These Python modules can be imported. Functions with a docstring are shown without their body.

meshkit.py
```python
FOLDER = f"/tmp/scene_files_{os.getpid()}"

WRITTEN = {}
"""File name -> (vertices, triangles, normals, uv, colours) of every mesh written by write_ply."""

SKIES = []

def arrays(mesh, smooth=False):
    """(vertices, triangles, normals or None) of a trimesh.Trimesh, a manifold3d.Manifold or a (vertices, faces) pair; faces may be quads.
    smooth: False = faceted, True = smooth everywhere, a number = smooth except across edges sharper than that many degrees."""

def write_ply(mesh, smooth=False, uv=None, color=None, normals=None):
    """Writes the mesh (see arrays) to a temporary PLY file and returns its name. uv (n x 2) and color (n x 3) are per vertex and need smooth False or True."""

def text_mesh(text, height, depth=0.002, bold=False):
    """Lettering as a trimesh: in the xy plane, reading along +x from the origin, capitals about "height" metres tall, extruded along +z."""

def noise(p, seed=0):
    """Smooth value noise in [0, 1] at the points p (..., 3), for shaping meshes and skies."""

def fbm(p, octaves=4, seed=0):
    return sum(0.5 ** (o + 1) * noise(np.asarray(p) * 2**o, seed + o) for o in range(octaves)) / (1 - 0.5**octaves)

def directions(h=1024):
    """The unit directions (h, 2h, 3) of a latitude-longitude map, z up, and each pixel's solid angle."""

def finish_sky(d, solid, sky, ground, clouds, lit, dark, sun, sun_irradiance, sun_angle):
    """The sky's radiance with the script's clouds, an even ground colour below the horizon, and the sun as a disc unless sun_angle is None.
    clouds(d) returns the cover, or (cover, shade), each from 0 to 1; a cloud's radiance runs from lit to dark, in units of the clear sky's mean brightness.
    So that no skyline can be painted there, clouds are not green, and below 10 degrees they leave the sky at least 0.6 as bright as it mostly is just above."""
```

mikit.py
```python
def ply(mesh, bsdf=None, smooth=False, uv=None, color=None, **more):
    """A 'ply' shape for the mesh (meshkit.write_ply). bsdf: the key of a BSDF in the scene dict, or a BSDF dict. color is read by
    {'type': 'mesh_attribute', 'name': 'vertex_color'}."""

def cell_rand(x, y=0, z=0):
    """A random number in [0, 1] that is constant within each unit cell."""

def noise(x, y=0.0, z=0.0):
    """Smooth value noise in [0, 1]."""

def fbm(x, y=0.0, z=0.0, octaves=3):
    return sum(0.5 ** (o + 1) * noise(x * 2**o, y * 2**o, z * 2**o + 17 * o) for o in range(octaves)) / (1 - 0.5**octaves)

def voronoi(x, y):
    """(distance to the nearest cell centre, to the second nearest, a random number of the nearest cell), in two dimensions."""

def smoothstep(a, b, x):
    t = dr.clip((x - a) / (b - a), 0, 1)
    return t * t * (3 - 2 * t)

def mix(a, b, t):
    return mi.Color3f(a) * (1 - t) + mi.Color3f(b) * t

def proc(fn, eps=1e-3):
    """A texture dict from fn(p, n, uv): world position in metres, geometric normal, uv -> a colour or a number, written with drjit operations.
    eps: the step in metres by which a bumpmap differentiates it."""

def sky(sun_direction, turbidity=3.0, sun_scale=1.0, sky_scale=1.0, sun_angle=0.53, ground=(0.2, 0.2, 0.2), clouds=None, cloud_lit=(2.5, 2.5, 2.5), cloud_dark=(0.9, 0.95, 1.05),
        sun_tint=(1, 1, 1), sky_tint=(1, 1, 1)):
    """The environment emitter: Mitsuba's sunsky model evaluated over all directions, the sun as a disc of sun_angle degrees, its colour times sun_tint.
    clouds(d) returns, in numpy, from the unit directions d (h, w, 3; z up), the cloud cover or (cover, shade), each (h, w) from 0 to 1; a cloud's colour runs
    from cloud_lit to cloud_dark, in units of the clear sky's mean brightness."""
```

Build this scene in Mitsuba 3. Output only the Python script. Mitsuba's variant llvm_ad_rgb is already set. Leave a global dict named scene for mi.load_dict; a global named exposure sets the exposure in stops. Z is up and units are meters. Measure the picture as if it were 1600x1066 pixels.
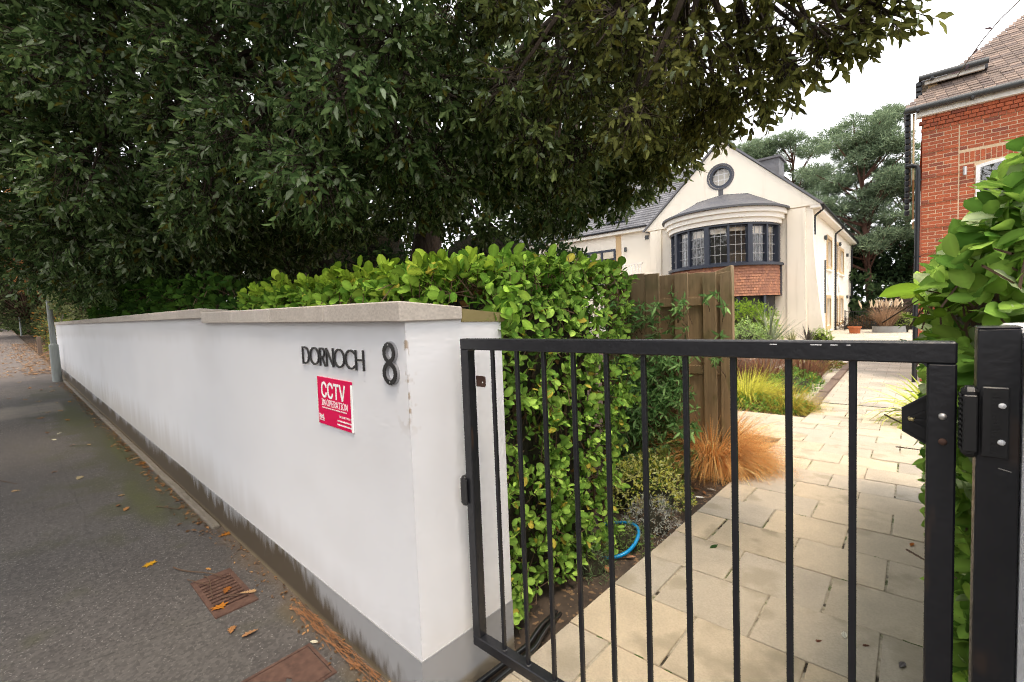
import math, numpy as np, trimesh, drjit as dr, mitsuba as mi, mikit
from mikit import noise, fbm, mix, smoothstep, cell_rand, voronoi
import meshkit
from shapely.geometry import Polygon, LineString, Point
from shapely.ops import unary_union
from shapely import affinity

scene, labels = {}, {}
T = mi.ScalarTransform4f
A = lambda *x: np.array(x, float)
norm = lambda v: v / np.maximum(np.linalg.norm(v, axis=-1, keepdims=True), 1e-9)

# ------------------------------------------------------------------ camera, sky, exposure
CAM = A(0, 0, 1.44)                       # x along the street, y into the property, z up, metres
yaw, pitch, roll = -0.726218, -0.055562, 0.038933
fwd = A(math.sin(yaw) * math.cos(pitch), math.cos(yaw) * math.cos(pitch), math.sin(pitch))
rgt = A(math.cos(yaw), -math.sin(yaw), 0)
dwn = np.cross(fwd, rgt)
upv = -(-math.sin(roll) * rgt + math.cos(roll) * dwn)
scene['camera'] = {'type': 'perspective', 'fov_axis': 'x', 'fov': math.degrees(2 * math.atan(800 / 705.69)), 'near_clip': 0.02, 'far_clip': 900.0,
                   'to_world': T().look_at(origin=CAM.tolist(), target=(CAM + fwd).tolist(), up=upv.tolist())}
scene['sky'] = mikit.sky((0.26, -0.20, 0.94), turbidity=4, sun_scale=0.30, sun_angle=16, clouds=lambda d: 1.0, cloud_lit=(2.55, 2.55, 2.6))
exposure = 2.85

# ------------------------------------------------------------------ helpers
def put(key, mesh, bsdf, smooth=False, uv=None, color=None):
    base, k = key, 1
    while key in scene:
        key = f'{base}_{k:03d}'; k += 1
    scene[key] = mikit.ply(mesh, bsdf, smooth=smooth, uv=uv, color=color)
    return key
def tag(key, label=None, cat=None, group=None, kind=None):
    d = labels.setdefault(key, {})
    for a, b in (('label', label), ('category', cat), ('group', group), ('kind', kind)):
        if b: d[a] = b
    return key
def name_of(base):
    used = {k.split('__')[0] for k in scene} | set(labels)
    key, k = base, 1
    while key in used:
        key = f'{base}_{k:03d}'; k += 1
    return key
def struct(key, mesh, bsdf, label, **kw):
    k = put(key, mesh, bsdf, **kw); tag(k, label, None, None, 'structure'); return k
def cat_(ms):
    v, f, n = [], [], 0
    for m in ms:
        mv, mf = (np.asarray(m.vertices), np.asarray(m.faces)) if hasattr(m, 'vertices') else (np.asarray(m[0], float), np.asarray(m[1], int))
        if mf.shape[1] == 4: mf = np.vstack([mf[:, [0, 1, 2]], mf[:, [0, 2, 3]]])
        v.append(mv); f.append(mf + n); n += len(mv)
    return np.vstack(v), np.vstack(f)
_c = np.array([[x, y, z] for x in (-1, 1) for y in (-1, 1) for z in (-1, 1)], float)
_cb = np.vstack([[c * (A(1, 1, 1) - .1 * A(*[i != k for i in range(3)])) for k in range(3)] for c in _c])
_cbf = trimesh.convex.convex_hull(_cb)
_cbv = np.asarray(_cbf.vertices); _cbt = np.asarray(_cbf.faces)
_ins = np.abs(np.abs(_cbv) - 1) > .01
def box(x0, x1, y0, y1, z0, z1, b=0.0):
    lo, hi = A(x0, y0, z0), A(x1, y1, z1)
    c, h = (lo + hi) / 2, (hi - lo) / 2
    if b <= 0:
        m = trimesh.creation.box(extents=hi - lo); return np.asarray(m.vertices) + c, np.asarray(m.faces)
    s = np.sign(_cbv)
    return c + s * (h - _ins * min(b, .45 * h.min() * 2)), _cbt
def obox(c, ext, rz=0, rx=0, ry=0, b=0.0):
    v, f = box(*[s * e / 2 for e in ext for s in (-1, 1)], b)
    R = trimesh.transformations.euler_matrix(rx, ry, rz)[:3, :3]
    return v @ R.T + A(*c), f
def tube(pts, r, sides=8, cap=True):
    p = np.asarray(pts, float); n = len(p)
    r = np.broadcast_to(np.asarray(r, float), (n,))
    t = norm(np.gradient(p, axis=0))
    ref = A(0, 0, 1) if abs(t[0, 2]) < .9 else A(1, 0, 0)
    a = norm(np.cross(t, ref)); 
    for i in range(1, n):
        a[i] = norm(a[i - 1] - t[i] * (a[i - 1] @ t[i]))
    b = np.cross(t, a)
    g = np.arange(sides) * 2 * np.pi / sides
    v = (p[:, None] + r[:, None, None] * (np.cos(g)[None, :, None] * a[:, None] + np.sin(g)[None, :, None] * b[:, None])).reshape(-1, 3)
    f = []
    for i in range(n - 1):
        for j in range(sides):
            q = [i * sides + j, i * sides + (j + 1) % sides, (i + 1) * sides + (j + 1) % sides, (i + 1) * sides + j]
            f += [[q[0], q[1], q[2]], [q[0], q[2], q[3]]]
    if cap:
        for o, s in ((0, -1), ((n - 1) * sides, 1)):
            for j in range(1, sides - 1):
                f.append([o, o + j + (s < 0), o + j + (s > 0)])
    return v, np.array(f)
def smooth_path(pts, n=24):
    from scipy.interpolate import CubicSpline
    p = np.asarray(pts, float); s = np.r_[0, np.cumsum(np.linalg.norm(np.diff(p, axis=0), axis=1))]
    return CubicSpline(s, p)(np.linspace(0, s[-1], n))
def sticks(P0, P1, r0, r1=None):
    """many three-sided sticks as one mesh"""
    P0, P1 = np.asarray(P0), np.asarray(P1); n = len(P0)
    r0 = np.broadcast_to(r0, (n,)); r1 = r0 * .6 if r1 is None else np.broadcast_to(r1, (n,))
    d = norm(P1 - P0); ref = np.where(np.abs(d[:, 2:]) < .9, A(0, 0, 1), A(1, 0, 0))
    a = norm(np.cross(d, ref)); b = np.cross(d, a); V = []
    for P, r in ((P0, r0), (P1, r1)):
        for k in range(3):
            g = k * 2.0944; V.append(P + r[:, None] * (math.cos(g) * a + math.sin(g) * b))
    V = np.stack(V, 1).reshape(-1, 3)
    f = np.array([[0, 1, 4], [0, 4, 3], [1, 2, 5], [1, 5, 4], [2, 0, 3], [2, 3, 5]])
    return V, (f[None] + 6 * np.arange(n)[:, None, None]).reshape(-1, 3)
def grid(xs, ys, h):
    X, Y = np.meshgrid(xs, ys, indexing='ij'); Z = h(X, Y)
    v = np.stack([X, Y, Z], -1).reshape(-1, 3); n, m = len(xs), len(ys)
    i, j = np.meshgrid(np.arange(n - 1), np.arange(m - 1), indexing='ij'); a = (i * m + j).ravel()
    return v, np.vstack([np.stack([a, a + m, a + m + 1], 1), np.stack([a, a + m + 1, a + 1], 1)])
def extr(poly, depth, frame):
    """extrude a shapely polygon; frame(v) maps (u, v, w) to the world"""
    ms = [trimesh.creation.extrude_polygon(g, depth, engine='earcut') for g in getattr(poly, 'geoms', [poly])]
    m = trimesh.util.concatenate(ms); return frame(np.asarray(m.vertices)), np.asarray(m.faces)
XZ = lambda y0: (lambda v: np.stack([v[:, 0], y0 - v[:, 2], v[:, 1]], 1))      # drawn in x, z; thickness towards the street from y0
YZ = lambda x0: (lambda v: np.stack([x0 + v[:, 2], v[:, 0], v[:, 1]], 1))      # drawn in y, z; thickness towards +x
XY = lambda z0: (lambda v: np.stack([v[:, 0], v[:, 1], z0 + v[:, 2]], 1))
def cuv(mesh, a, b=0.5):
    n = len(mesh[0]); return np.tile([[a, b]], (n, 1))
def pieces(holder, name, items, bsdf, rest, nmax=300, key=None, smooth=False):
    """items: (mesh, u, v); the nmax that show largest become parts, the others one part"""
    if key is None: key = lambda m: np.linalg.norm(m[0].mean(0) - CAM)
    order = sorted(range(len(items)), key=lambda i: key(items[i][0]))
    for i in order[:nmax]:
        m, a, b = items[i]; put(f'{holder}__{name}', m, bsdf, uv=cuv(m, a, b), smooth=smooth)
    late = [items[i] for i in order[nmax:]]
    if late:
        k = put(f'{holder}__{rest}', cat_([m for m, _, _ in late]), bsdf, uv=np.vstack([cuv(m, a, b) for m, a, b in late]), smooth=smooth)
        tag(k, None, None, None, 'stuff')

# ------------------------------------------------------------------ materials
def rgb(*c): return {'type': 'rgb', 'value': list(c)}
def mat(key, col, rough=.7, bump=None, scale=.002, eps=.002, **kw):
    b = {'type': 'principled', 'base_color': rgb(*col) if isinstance(col, tuple) else mikit.proc(col), 'roughness': rough, **kw}
    if bump is not None:
        b = {'type': 'bumpmap', 'arbitrary': mikit.proc(bump, eps=eps), 'scale': scale, 'bsdf': b}
    scene[key] = {'type': 'twosided', 'bsdf': b}
def thin(key, rough, trans, spec=None):
    scene[key] = {'type': 'principledthin', 'base_color': {'type': 'mesh_attribute', 'name': 'vertex_color'}, 'roughness': rough, 'diff_trans': trans, 'eta': 1.5}
def shade(col, k): return mi.Color3f(*col) * k

def wall_col(p, n, uv):
    h = p.z - (0.2 - 0.026 * (p.x + 1.32))                        # height above the painted band
    streak = .6 * fbm(p.x * 3.1, p.y * 3.1, p.z * .7, 3) + .4 * fbm(p.x * 14, p.y * 14, p.z * 1.6, 2)
    far = smoothstep(-1.6, -4.5, p.x)
    d = smoothstep(.16 + .22 * far, .0, h + .30 * (streak - .5)) * (.25 + .75 * far)
    top = smoothstep(1.30, 1.43, p.z + .12 * (streak - .5)) * .16
    base = mix([.71, .71, .725], [.64, .64, .655], fbm(p.x * 2, p.y * 2, p.z * 2, 3))
    cd = dr.abs(p.x + 1.322) + dr.abs(p.y - .93)
    chip = smoothstep(.50, .62, fbm(p.x * 60, p.y * 60, p.z * 34, 2) + .3 * (noise(p.z * 14, 3) - .5)) * smoothstep(.016, .004, cd) * smoothstep(1.41, 1.38, p.z) * smoothstep(1.02, 1.12, p.z)
    chip = dr.maximum(chip, .35 * smoothstep(.58, .70, fbm(p.x * 30, p.y * 30, p.z * 22, 3)) * smoothstep(.10, .02, cd) * smoothstep(1.30, 1.2, p.z) * smoothstep(1.0, 1.1, p.z))
    patchy = smoothstep(.55, .75, fbm(p.x * .8 + 9, p.y * .8, p.z * 1.1, 4)) * .10
    c = mix(base, [.30, .25, .19], d * .50 + top + patchy)
    return mix(c, [.28, .19, .10], chip * .8)
mat('white_render', wall_col, .6, lambda p, n, uv: fbm(p.x * 90, p.y * 90, p.z * 90, 3) + .35 * noise(p.x * 9, p.y * 9, p.z * 7), .0016, specular=.3)
def plinth_col(p, n, uv):
    h = p.z + 0.026 * (p.x + 1.32)
    a = fbm(p.x * 5, p.y * 5, p.z * 2.2, 4); b = fbm(p.x * 34, p.y * 34, p.z * 9, 3)
    onfront = smoothstep(.5, .9, dr.abs(n.y))
    d = smoothstep(.09, -.05, h - .02 - .15 * smoothstep(-1.45, -2.7, p.x) - .30 * (a - .5) - .17 * (b - .5)) * onfront
    c = mix([.30, .30, .305], [.245, .245, .25], a)
    c = mix(c, [.075, .058, .04], d)
    return mix(c, [.20, .16, .10], smoothstep(.035, .0, h) * .8)
mat('grey_render', plinth_col, .8, lambda p, n, uv: fbm(p.x * 70, p.y * 70, p.z * 70, 3), .003, specular=.2)
def coping_col(p, n, uv):
    k = fbm(p.x * 30, p.y * 30, p.z * 8, 3); g = fbm(p.x * 130, p.y * 130, p.z * 130, 2)
    c = mix([.51, .465, .42], [.39, .35, .315], uv.x * .5 + .6 * (k - .3)) * (.8 + .4 * g)
    return mix(c, [.19, .155, .06], uv.y * smoothstep(.25, .55, k + .2))
mat('coping_stone', coping_col, .9, lambda p, n, uv: fbm(p.x * 160, p.y * 160, p.z * 160, 2), .002, specular=.2)
def asphalt_col(p, n, uv):
    g = cell_rand(p.x * 190, p.y * 190); g2 = voronoi(p.x * 85, p.y * 85)
    big = fbm(p.x * .9, p.y * 2.2, 0, 4); mid = fbm(p.x * 6, p.y * 6, 3, 3)
    c = mix([.055, .050, .047], [.086, .079, .074], big)
    c = c * (.72 + .56 * g2[2]) + mi.Color3f(.17, .16, .15) * smoothstep(.955, .99, g) * .6
    patch = smoothstep(.012, -.012, dr.maximum(dr.abs(p.x + 1.95) - .75 + .1 * p.y, p.y - .60))
    c = mix(c, mi.Color3f(.080, .074, .068) * (.75 + .5 * g2[2]), patch * .6)
    m = smoothstep(.50, .78, mid * .55 + big * .35 + .30 * dr.exp(-dr.square((p.y - .74) / .13)) * smoothstep(-3.6, -5.0, p.x) * smoothstep(-13, -8, p.x) + .16 * smoothstep(-3.2, -4.6, p.x) * smoothstep(-.2, .5, p.y))
    c = mix(c, [.048, .050, .020], m * .6)
    for bx, by, rx_, ry_ in ((-9.4, .62, 1.6, .20), (-6.6, .78, 1.3, .10), (-4.6, .66, .8, .10)):
        c = mix(c, [.060, .066, .018], smoothstep(1.0, .2, dr.square((p.x - bx) / rx_) + dr.square((p.y - by) / ry_) + 1.3 * (mid - .45)) * .5)
    conc = smoothstep(.25, -.15, dr.abs(p.x + 10.6 + .3 * p.y) - .55 + .5 * (mid - .5)) * smoothstep(.62, .55, p.y)
    c = mix(c, mi.Color3f(.21, .185, .155) * (.7 + .6 * mid), conc * .5)
    far = smoothstep(-11.5, -17, p.x + 1.2 * (mid - .5))
    c = mix(c, mix([.155, .13, .115], [.115, .10, .095], mid), far * .85)
    crack = smoothstep(.007, .002, dr.abs(p.y - .30 - .02 * noise(p.x * 3))) * smoothstep(-2.6, -4.2, p.x) * .25
    crack = dr.maximum(crack, smoothstep(.006, .002, dr.abs(p.x + 2.70 - .25 * p.y - .03 * noise(0, p.y * 9))) * smoothstep(.7, .6, p.y) * .3)
    edge = smoothstep(.80, .92, p.y + .12 * (mid - .5))
    c = mix(c, [.12, .085, .055], edge * .55)
    return mix(c, [.02, .018, .016], crack)
mat('asphalt', asphalt_col, .8, lambda p, n, uv: 1.3 * voronoi(p.x * 110, p.y * 110)[0] + fbm(p.x * 240, p.y * 240, 0, 2), .0022, eps=.0012, specular=.3)
def slab_col(p, n, uv):
    k = fbm(p.x * 5 + 20 * uv.x, p.y * 5, 0, 4); g = fbm(p.x * 170, p.y * 170, 0, 2)
    c = mix([.52, .43, .305], [.375, .335, .275], uv.x) * (.70 + .30 * k + .24 * g)
    return mix(c, [.20, .17, .115], smoothstep(.52, .78, k) * .50 + uv.y * .25)
mat('sandstone', slab_col, .85, lambda p, n, uv: fbm(p.x * 60, p.y * 60, p.z * 60, 3), .0018, specular=.25)
def mortar_col(p, n, uv):
    k = fbm(p.x * 14, p.y * 14, 0, 3)
    c = mix([.42, .37, .28], [.20, .17, .125], fbm(p.x * 60, p.y * 60, 0, 2))
    c = mix(c, [.07, .095, .02], smoothstep(.55, .68, k) * .8)
    return mix(c, [.03, .022, .012], smoothstep(.60, .70, fbm(p.x * 3 + 7, p.y * 9, 5, 3)))
mat('joint_mortar', mortar_col, .95)
def yard_col(p, n, uv):
    row = p.y / .32; r = dr.floor(row); xo = p.x / .46 + .5 * (r - 2 * dr.floor(r / 2))
    e = dr.minimum(.32 * dr.minimum(row - r, r + 1 - row), .46 * dr.minimum(xo - dr.floor(xo), dr.floor(xo) + 1 - xo))
    c = mix([.40, .35, .275], [.31, .28, .23], cell_rand(r, dr.floor(xo))) * (.72 + .5 * fbm(p.x * 2, p.y * 2, 0, 4))
    return mix(c, [.24, .21, .16], smoothstep(.009, .004, e))
mat('yard_paving', yard_col, .85)
def soil_col(p, n, uv):
    k = fbm(p.x * 22, p.y * 22, p.z * 22, 4)
    c = mix([.020, .014, .010], [.075, .052, .036], k)
    return mix(c, [.20, .12, .06], smoothstep(.66, .74, fbm(p.x * 46 + 9, p.y * 46, 3, 2)) * .7)
mat('soil', soil_col, .95, lambda p, n, uv: fbm(p.x * 26, p.y * 26, 0, 4), .02, eps=.006)
mat('gate_paint', lambda p, n, uv: mix(mix([.008, .009, .012], [.015, .015, .018], fbm(p.x * 40, p.y * 40, p.z * 25, 3)), [.05, .030, .020], smoothstep(.70, .80, fbm(p.x * 31, p.y * 31, p.z * 5, 3)) * .6), .36,
    lambda p, n, uv: fbm(p.x * 130, p.y * 130, p.z * 130, 2), .0006, specular=.5)
mat('black_plastic', (.012, .012, .013), .42)
mat('rust_iron', lambda p, n, uv: mix([.050, .026, .020], [.125, .070, .050], fbm(p.x * 50, p.y * 50, p.z * 50, 4)), .8, lambda p, n, uv: fbm(p.x * 240, p.y * 240, 0, 2), .002, specular=.3)
mat('black_void', (.004, .004, .004), .9)
mat('bolt_metal', (.55, .54, .52), .35, metallic=.8)
mat('brass', (.75, .62, .30), .4, metallic=.7)
mat('letter_black', (.012, .012, .012), .4)
mat('letter_side', (.33, .33, .34), .4, metallic=.6)
mat('sign_red', (.64, .003, .075), .5, specular=.15)
mat('sign_white', (.80, .80, .80), .5)
mat('post_grey', lambda p, n, uv: mix([.34, .37, .36], [.25, .27, .25], fbm(p.x * 6, p.y * 6, p.z * 3, 3)), .5)
def wood_col(p, n, uv):
    g = fbm(p.x * 45 + uv.x * 60, p.y * 45, p.z * 2.2, 3); s = noise(p.x * 190 + uv.x * 30, p.y * 190, p.z * 3)
    c = mix([.325, .225, .125], [.165, .115, .065], g * .8 + .25 * (s - .5) + .25 * (uv.x - .5))
    c = mix(c, [.10, .10, .03], smoothstep(.5, .8, fbm(p.x * 6, p.y * 6, p.z * 4 + 7 * uv.x, 3)) * .6)
    return mix(c, [.36, .29, .20], smoothstep(1.45, 1.85, p.z) * .25)
mat('fence_wood', wood_col, .85, lambda p, n, uv: fbm(p.x * 90 + uv.x * 30, p.y * 90, p.z * 4, 3), .003)
mat('bark', lambda p, n, uv: mix([.030, .022, .016], [.085, .062, .045], fbm(p.x * 9, p.y * 9, p.z * 3, 4)), .95, lambda p, n, uv: fbm(p.x * 22, p.y * 22, p.z * 6, 3), .03, eps=.008)
mat('pine_bark', lambda p, n, uv: mix([.17, .075, .048], [.075, .045, .035], fbm(p.x * 4, p.y * 4, p.z * 2, 3)), .95)
mat('twig_brown', (.085, .050, .028), .8)
mat('hedge_dark', (.020, .018, .008), .95)
def brick_col(p, n, uv):
    g = fbm(p.x * 38, p.y * 38, p.z * 38, 3)
    c = mix([.46, .118, .050], [.35, .092, .046], uv.x) * (.72 + .5 * g)
    return mix(c, [.115, .05, .045], smoothstep(.82, .95, uv.y) * .5)
mat('red_brick', brick_col, .9, lambda p, n, uv: fbm(p.x * 60, p.y * 60, p.z * 60, 2), .003)
mat('brick_mortar', (.60, .45, .29), .95)
mat('clay_tile', lambda p, n, uv: mix(mix([.25, .185, .15], [.16, .125, .105], uv.x), [.11, .085, .08], smoothstep(.6, .9, uv.y) * .7) * (.7 + .6 * fbm(p.x * 14, p.y * 14, p.z * 14, 3)), .9)
mat('hung_tile', lambda p, n, uv: mix([.42, .195, .115], [.27, .125, .085], uv.x) * (.75 + .5 * fbm(p.x * 9, p.y * 9, p.z * 9, 2)), .85)
mat('cream_render', lambda p, n, uv: mix(mix([.77, .71, .61], [.70, .64, .54], fbm(p.x * .7, p.y * .7, p.z * .35, 4)), [.44, .39, .30], smoothstep(.55, .85, fbm(p.x * 4, p.y * 4, p.z * .22, 4)) * .30 + .25 * smoothstep(1.0, -.6, p.z + 1.2 * (noise(p.x * 2, p.y * 2) - .5))), .85)
mat('cream_trim', (.78, .74, .67), .7)
mat('edging_concrete', lambda p, n, uv: mix([.19, .165, .135], [.115, .10, .075], fbm(p.x * 9, p.y * 30, 0, 3)), .95)
mat('bath_stone', (.50, .35, .19), .85)
mat('slate', lambda p, n, uv: mix([.145, .145, .155], [.085, .085, .095], uv.x) * (.75 + .5 * fbm(p.x * 3, p.y * 3, p.z * 3, 2)), .6)
mat('lead', lambda p, n, uv: mix([.095, .092, .095], [.045, .048, .062], fbm(p.x * 2, p.y * 2, p.z * 4, 3)), .55)
mat('frame_navy', (.022, .028, .045), .4)
mat('dark_pipe', (.012, .013, .016), .4)
mat('gutter_grey', (.055, .06, .062), .45)
mat('white_frame', (.80, .80, .80), .35)
mat('interior_dark', (.035, .032, .03), .9)
mat('blind_pale', (.62, .56, .45), .9)
scene['window_glass'] = {'type': 'thindielectric', 'int_ior': 1.52}
mat('terracotta', lambda p, n, uv: mix([.42, .13, .045], [.33, .10, .04], noise(p.x * 9, p.y * 9, p.z * 9)), .8)
mat('galvanised', (.30, .31, .31), .5, metallic=.3)
mat('hose_blue', (.0, .22, .50), .3)
mat('cable_black', (.012, .012, .013), .25)
mat('edging_timber', lambda p, n, uv: mix([.17, .12, .09], [.10, .075, .06], fbm(p.x * 9, p.y * 2, 0, 3)), .9)
thin('leaf_glossy', .24, .75)
thin('leaf_matte', .6, .7)

# ------------------------------------------------------------------ the ground
def pave(x): return -.0317 - .024 * np.asarray(x, float)                   # footway, climbing to the left
def path(y):
    y = np.asarray(y, float)
    return np.where(y < 9.95, .0324 - .041 * y, np.minimum(-.3756 + .012 * (y - 9.95), -.32))
def soil(x, y):
    x, y = np.asarray(x, float), np.asarray(y, float)
    side = np.clip(-.024 * (x + 1.32), 0, 1.6)
    return path(y) - .035 + side * np.clip(1 - (y - 2) / 14, 0, 1)
def ground_h(x, y):
    g = soil(x, y) + .03 * (meshkit.fbm(np.stack([x * 1.7, y * 1.7, 0 * x], -1), 3) - .6)
    s = pave(np.clip(x, -120, 60)) - .14
    return np.where(y < 1.0, s, g) - np.clip((np.abs(x) + np.abs(y) - 90) / 200, 0, 1) * 2
struct('ground', grid(np.r_[-420, -200, -120, -80, -60, -45, -35, -27, -21, np.arange(-17, 7, .3), 8, 12, 20, 40, 90, 200, 420], np.r_[-400, -120, -40, -12, -4, .9, np.arange(1.02, 22, .3), 24, 28, 34, 42, 55, 80, 130, 250, 420], ground_h),
       'soil', 'dark bare soil of the garden beds and grounds', smooth=True)
xs = np.r_[-160, -120, -90, -70, -55, -42, -34, -28, np.arange(-24, 9.01, 1.0)]
def footway():
    gx, gy = np.unique(np.r_[xs, -2.955, -2.515]), np.unique(np.r_[-1.9, -1, -.4, 0, .3, .592, .785, .93])
    v, f = grid(gx, gy, lambda x, y: pave(x)); c = v[f].mean(1)
    return v, f[~((c[:, 0] > -2.955) & (c[:, 0] < -2.515) & (c[:, 1] > .592) & (c[:, 1] < .785))]
struct('pavement', footway(), 'asphalt', 'worn grey asphalt footway with moss climbing beside the white wall')
struct('road', grid(xs, np.r_[-9, -6, -4, -2.05], lambda x, y: pave(x) - .12), 'asphalt', 'asphalt road beyond the footway')
for i, x in enumerate(np.arange(-60, 8, .92)):
    put('pavement__kerbstone', obox((x, -1.975, float(pave(x)) - .07), (.91, .14, .16), ry=.024, b=.012), 'coping_stone', uv=np.tile([[.6, .2]], (24, 1)))

# paved path: every slab its own piece
rng = np.random.default_rng(5)
P, W, y0 = .4275, .4555, 1.7175
slabs = []
def slab(xa, xb, ya, yb):
    if xb - xa < .05: return
    dz = rng.normal(0, .0016); v, f = box(xa + .0055, xb - .0055, ya + .0025, yb - .0025, -.045, 0, .0025)
    v = v.copy(); v[:, 0] += (rng.normal(0, .0015)); v[:, 2] += path(v[:, 1]) + dz + (v[:, 0] - (xa + xb) / 2) * rng.normal(0, .003)
    slabs.append(((v, f), rng.random(), rng.random() ** 3))
for k in range(-2, 19):
    ya, yb = y0 + P * k, y0 + P * (k + 1)
    j = [-1.228] + ([-1.005 + W * i for i in range(3)] if k % 2 else [-.775 + W * i for i in range(2)]) + [.125]
    if k >= 11 and k < 15:
        j = [-1.228 - .45 * i - (.225 if k % 2 else 0) for i in range(6, 0, -1)] + ([-1.228] if not k % 2 else []) + j[1:]
    for a, b in zip(j, j[1:]): slab(a, b, ya, min(yb, 9.945))
pk = 'path'
struct('path', cat_([grid(np.r_[-1.226, .123], np.r_[np.arange(.865, 9.9, .35), 9.945], lambda x, y: path(y) - .008), grid(np.r_[-3.9, -1.2262], np.r_[6.425, 7.2, 8.125], lambda x, y: path(y) - .008)]), 'joint_mortar', 'buff paving slab path with mossy joints leading from the gate to the houses')
pieces('path', 'slab', slabs, 'sandstone', 'far_slabs')
struct('yard', grid(np.r_[-9, -3.2, -1.235, .15, 3, 8], np.r_[9.95, 12, 14.6, 18, 24, 34, 46], lambda x, y: path(y) - .045 * ((x < -1.3) & (y < 22)) ), 'yard_paving', 'pale block paved yard between the two houses')
mo = []
for i in range(70):
    k = rng.integers(-1, 9); x = rng.uniform(-1.2, .1); y = y0 + P * k + rng.normal(0, .004)
    if meshkit.noise(A(x * 3, k * 5, 0)) < .45: continue
    v, f = obox((x, y, float(path(y)) - .006), (rng.uniform(.015, .06), rng.uniform(.006, .014), .009), rz=rng.normal(0, .12), b=.004); mo.append((v, f))
scene_moss = cat_(mo)

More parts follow.
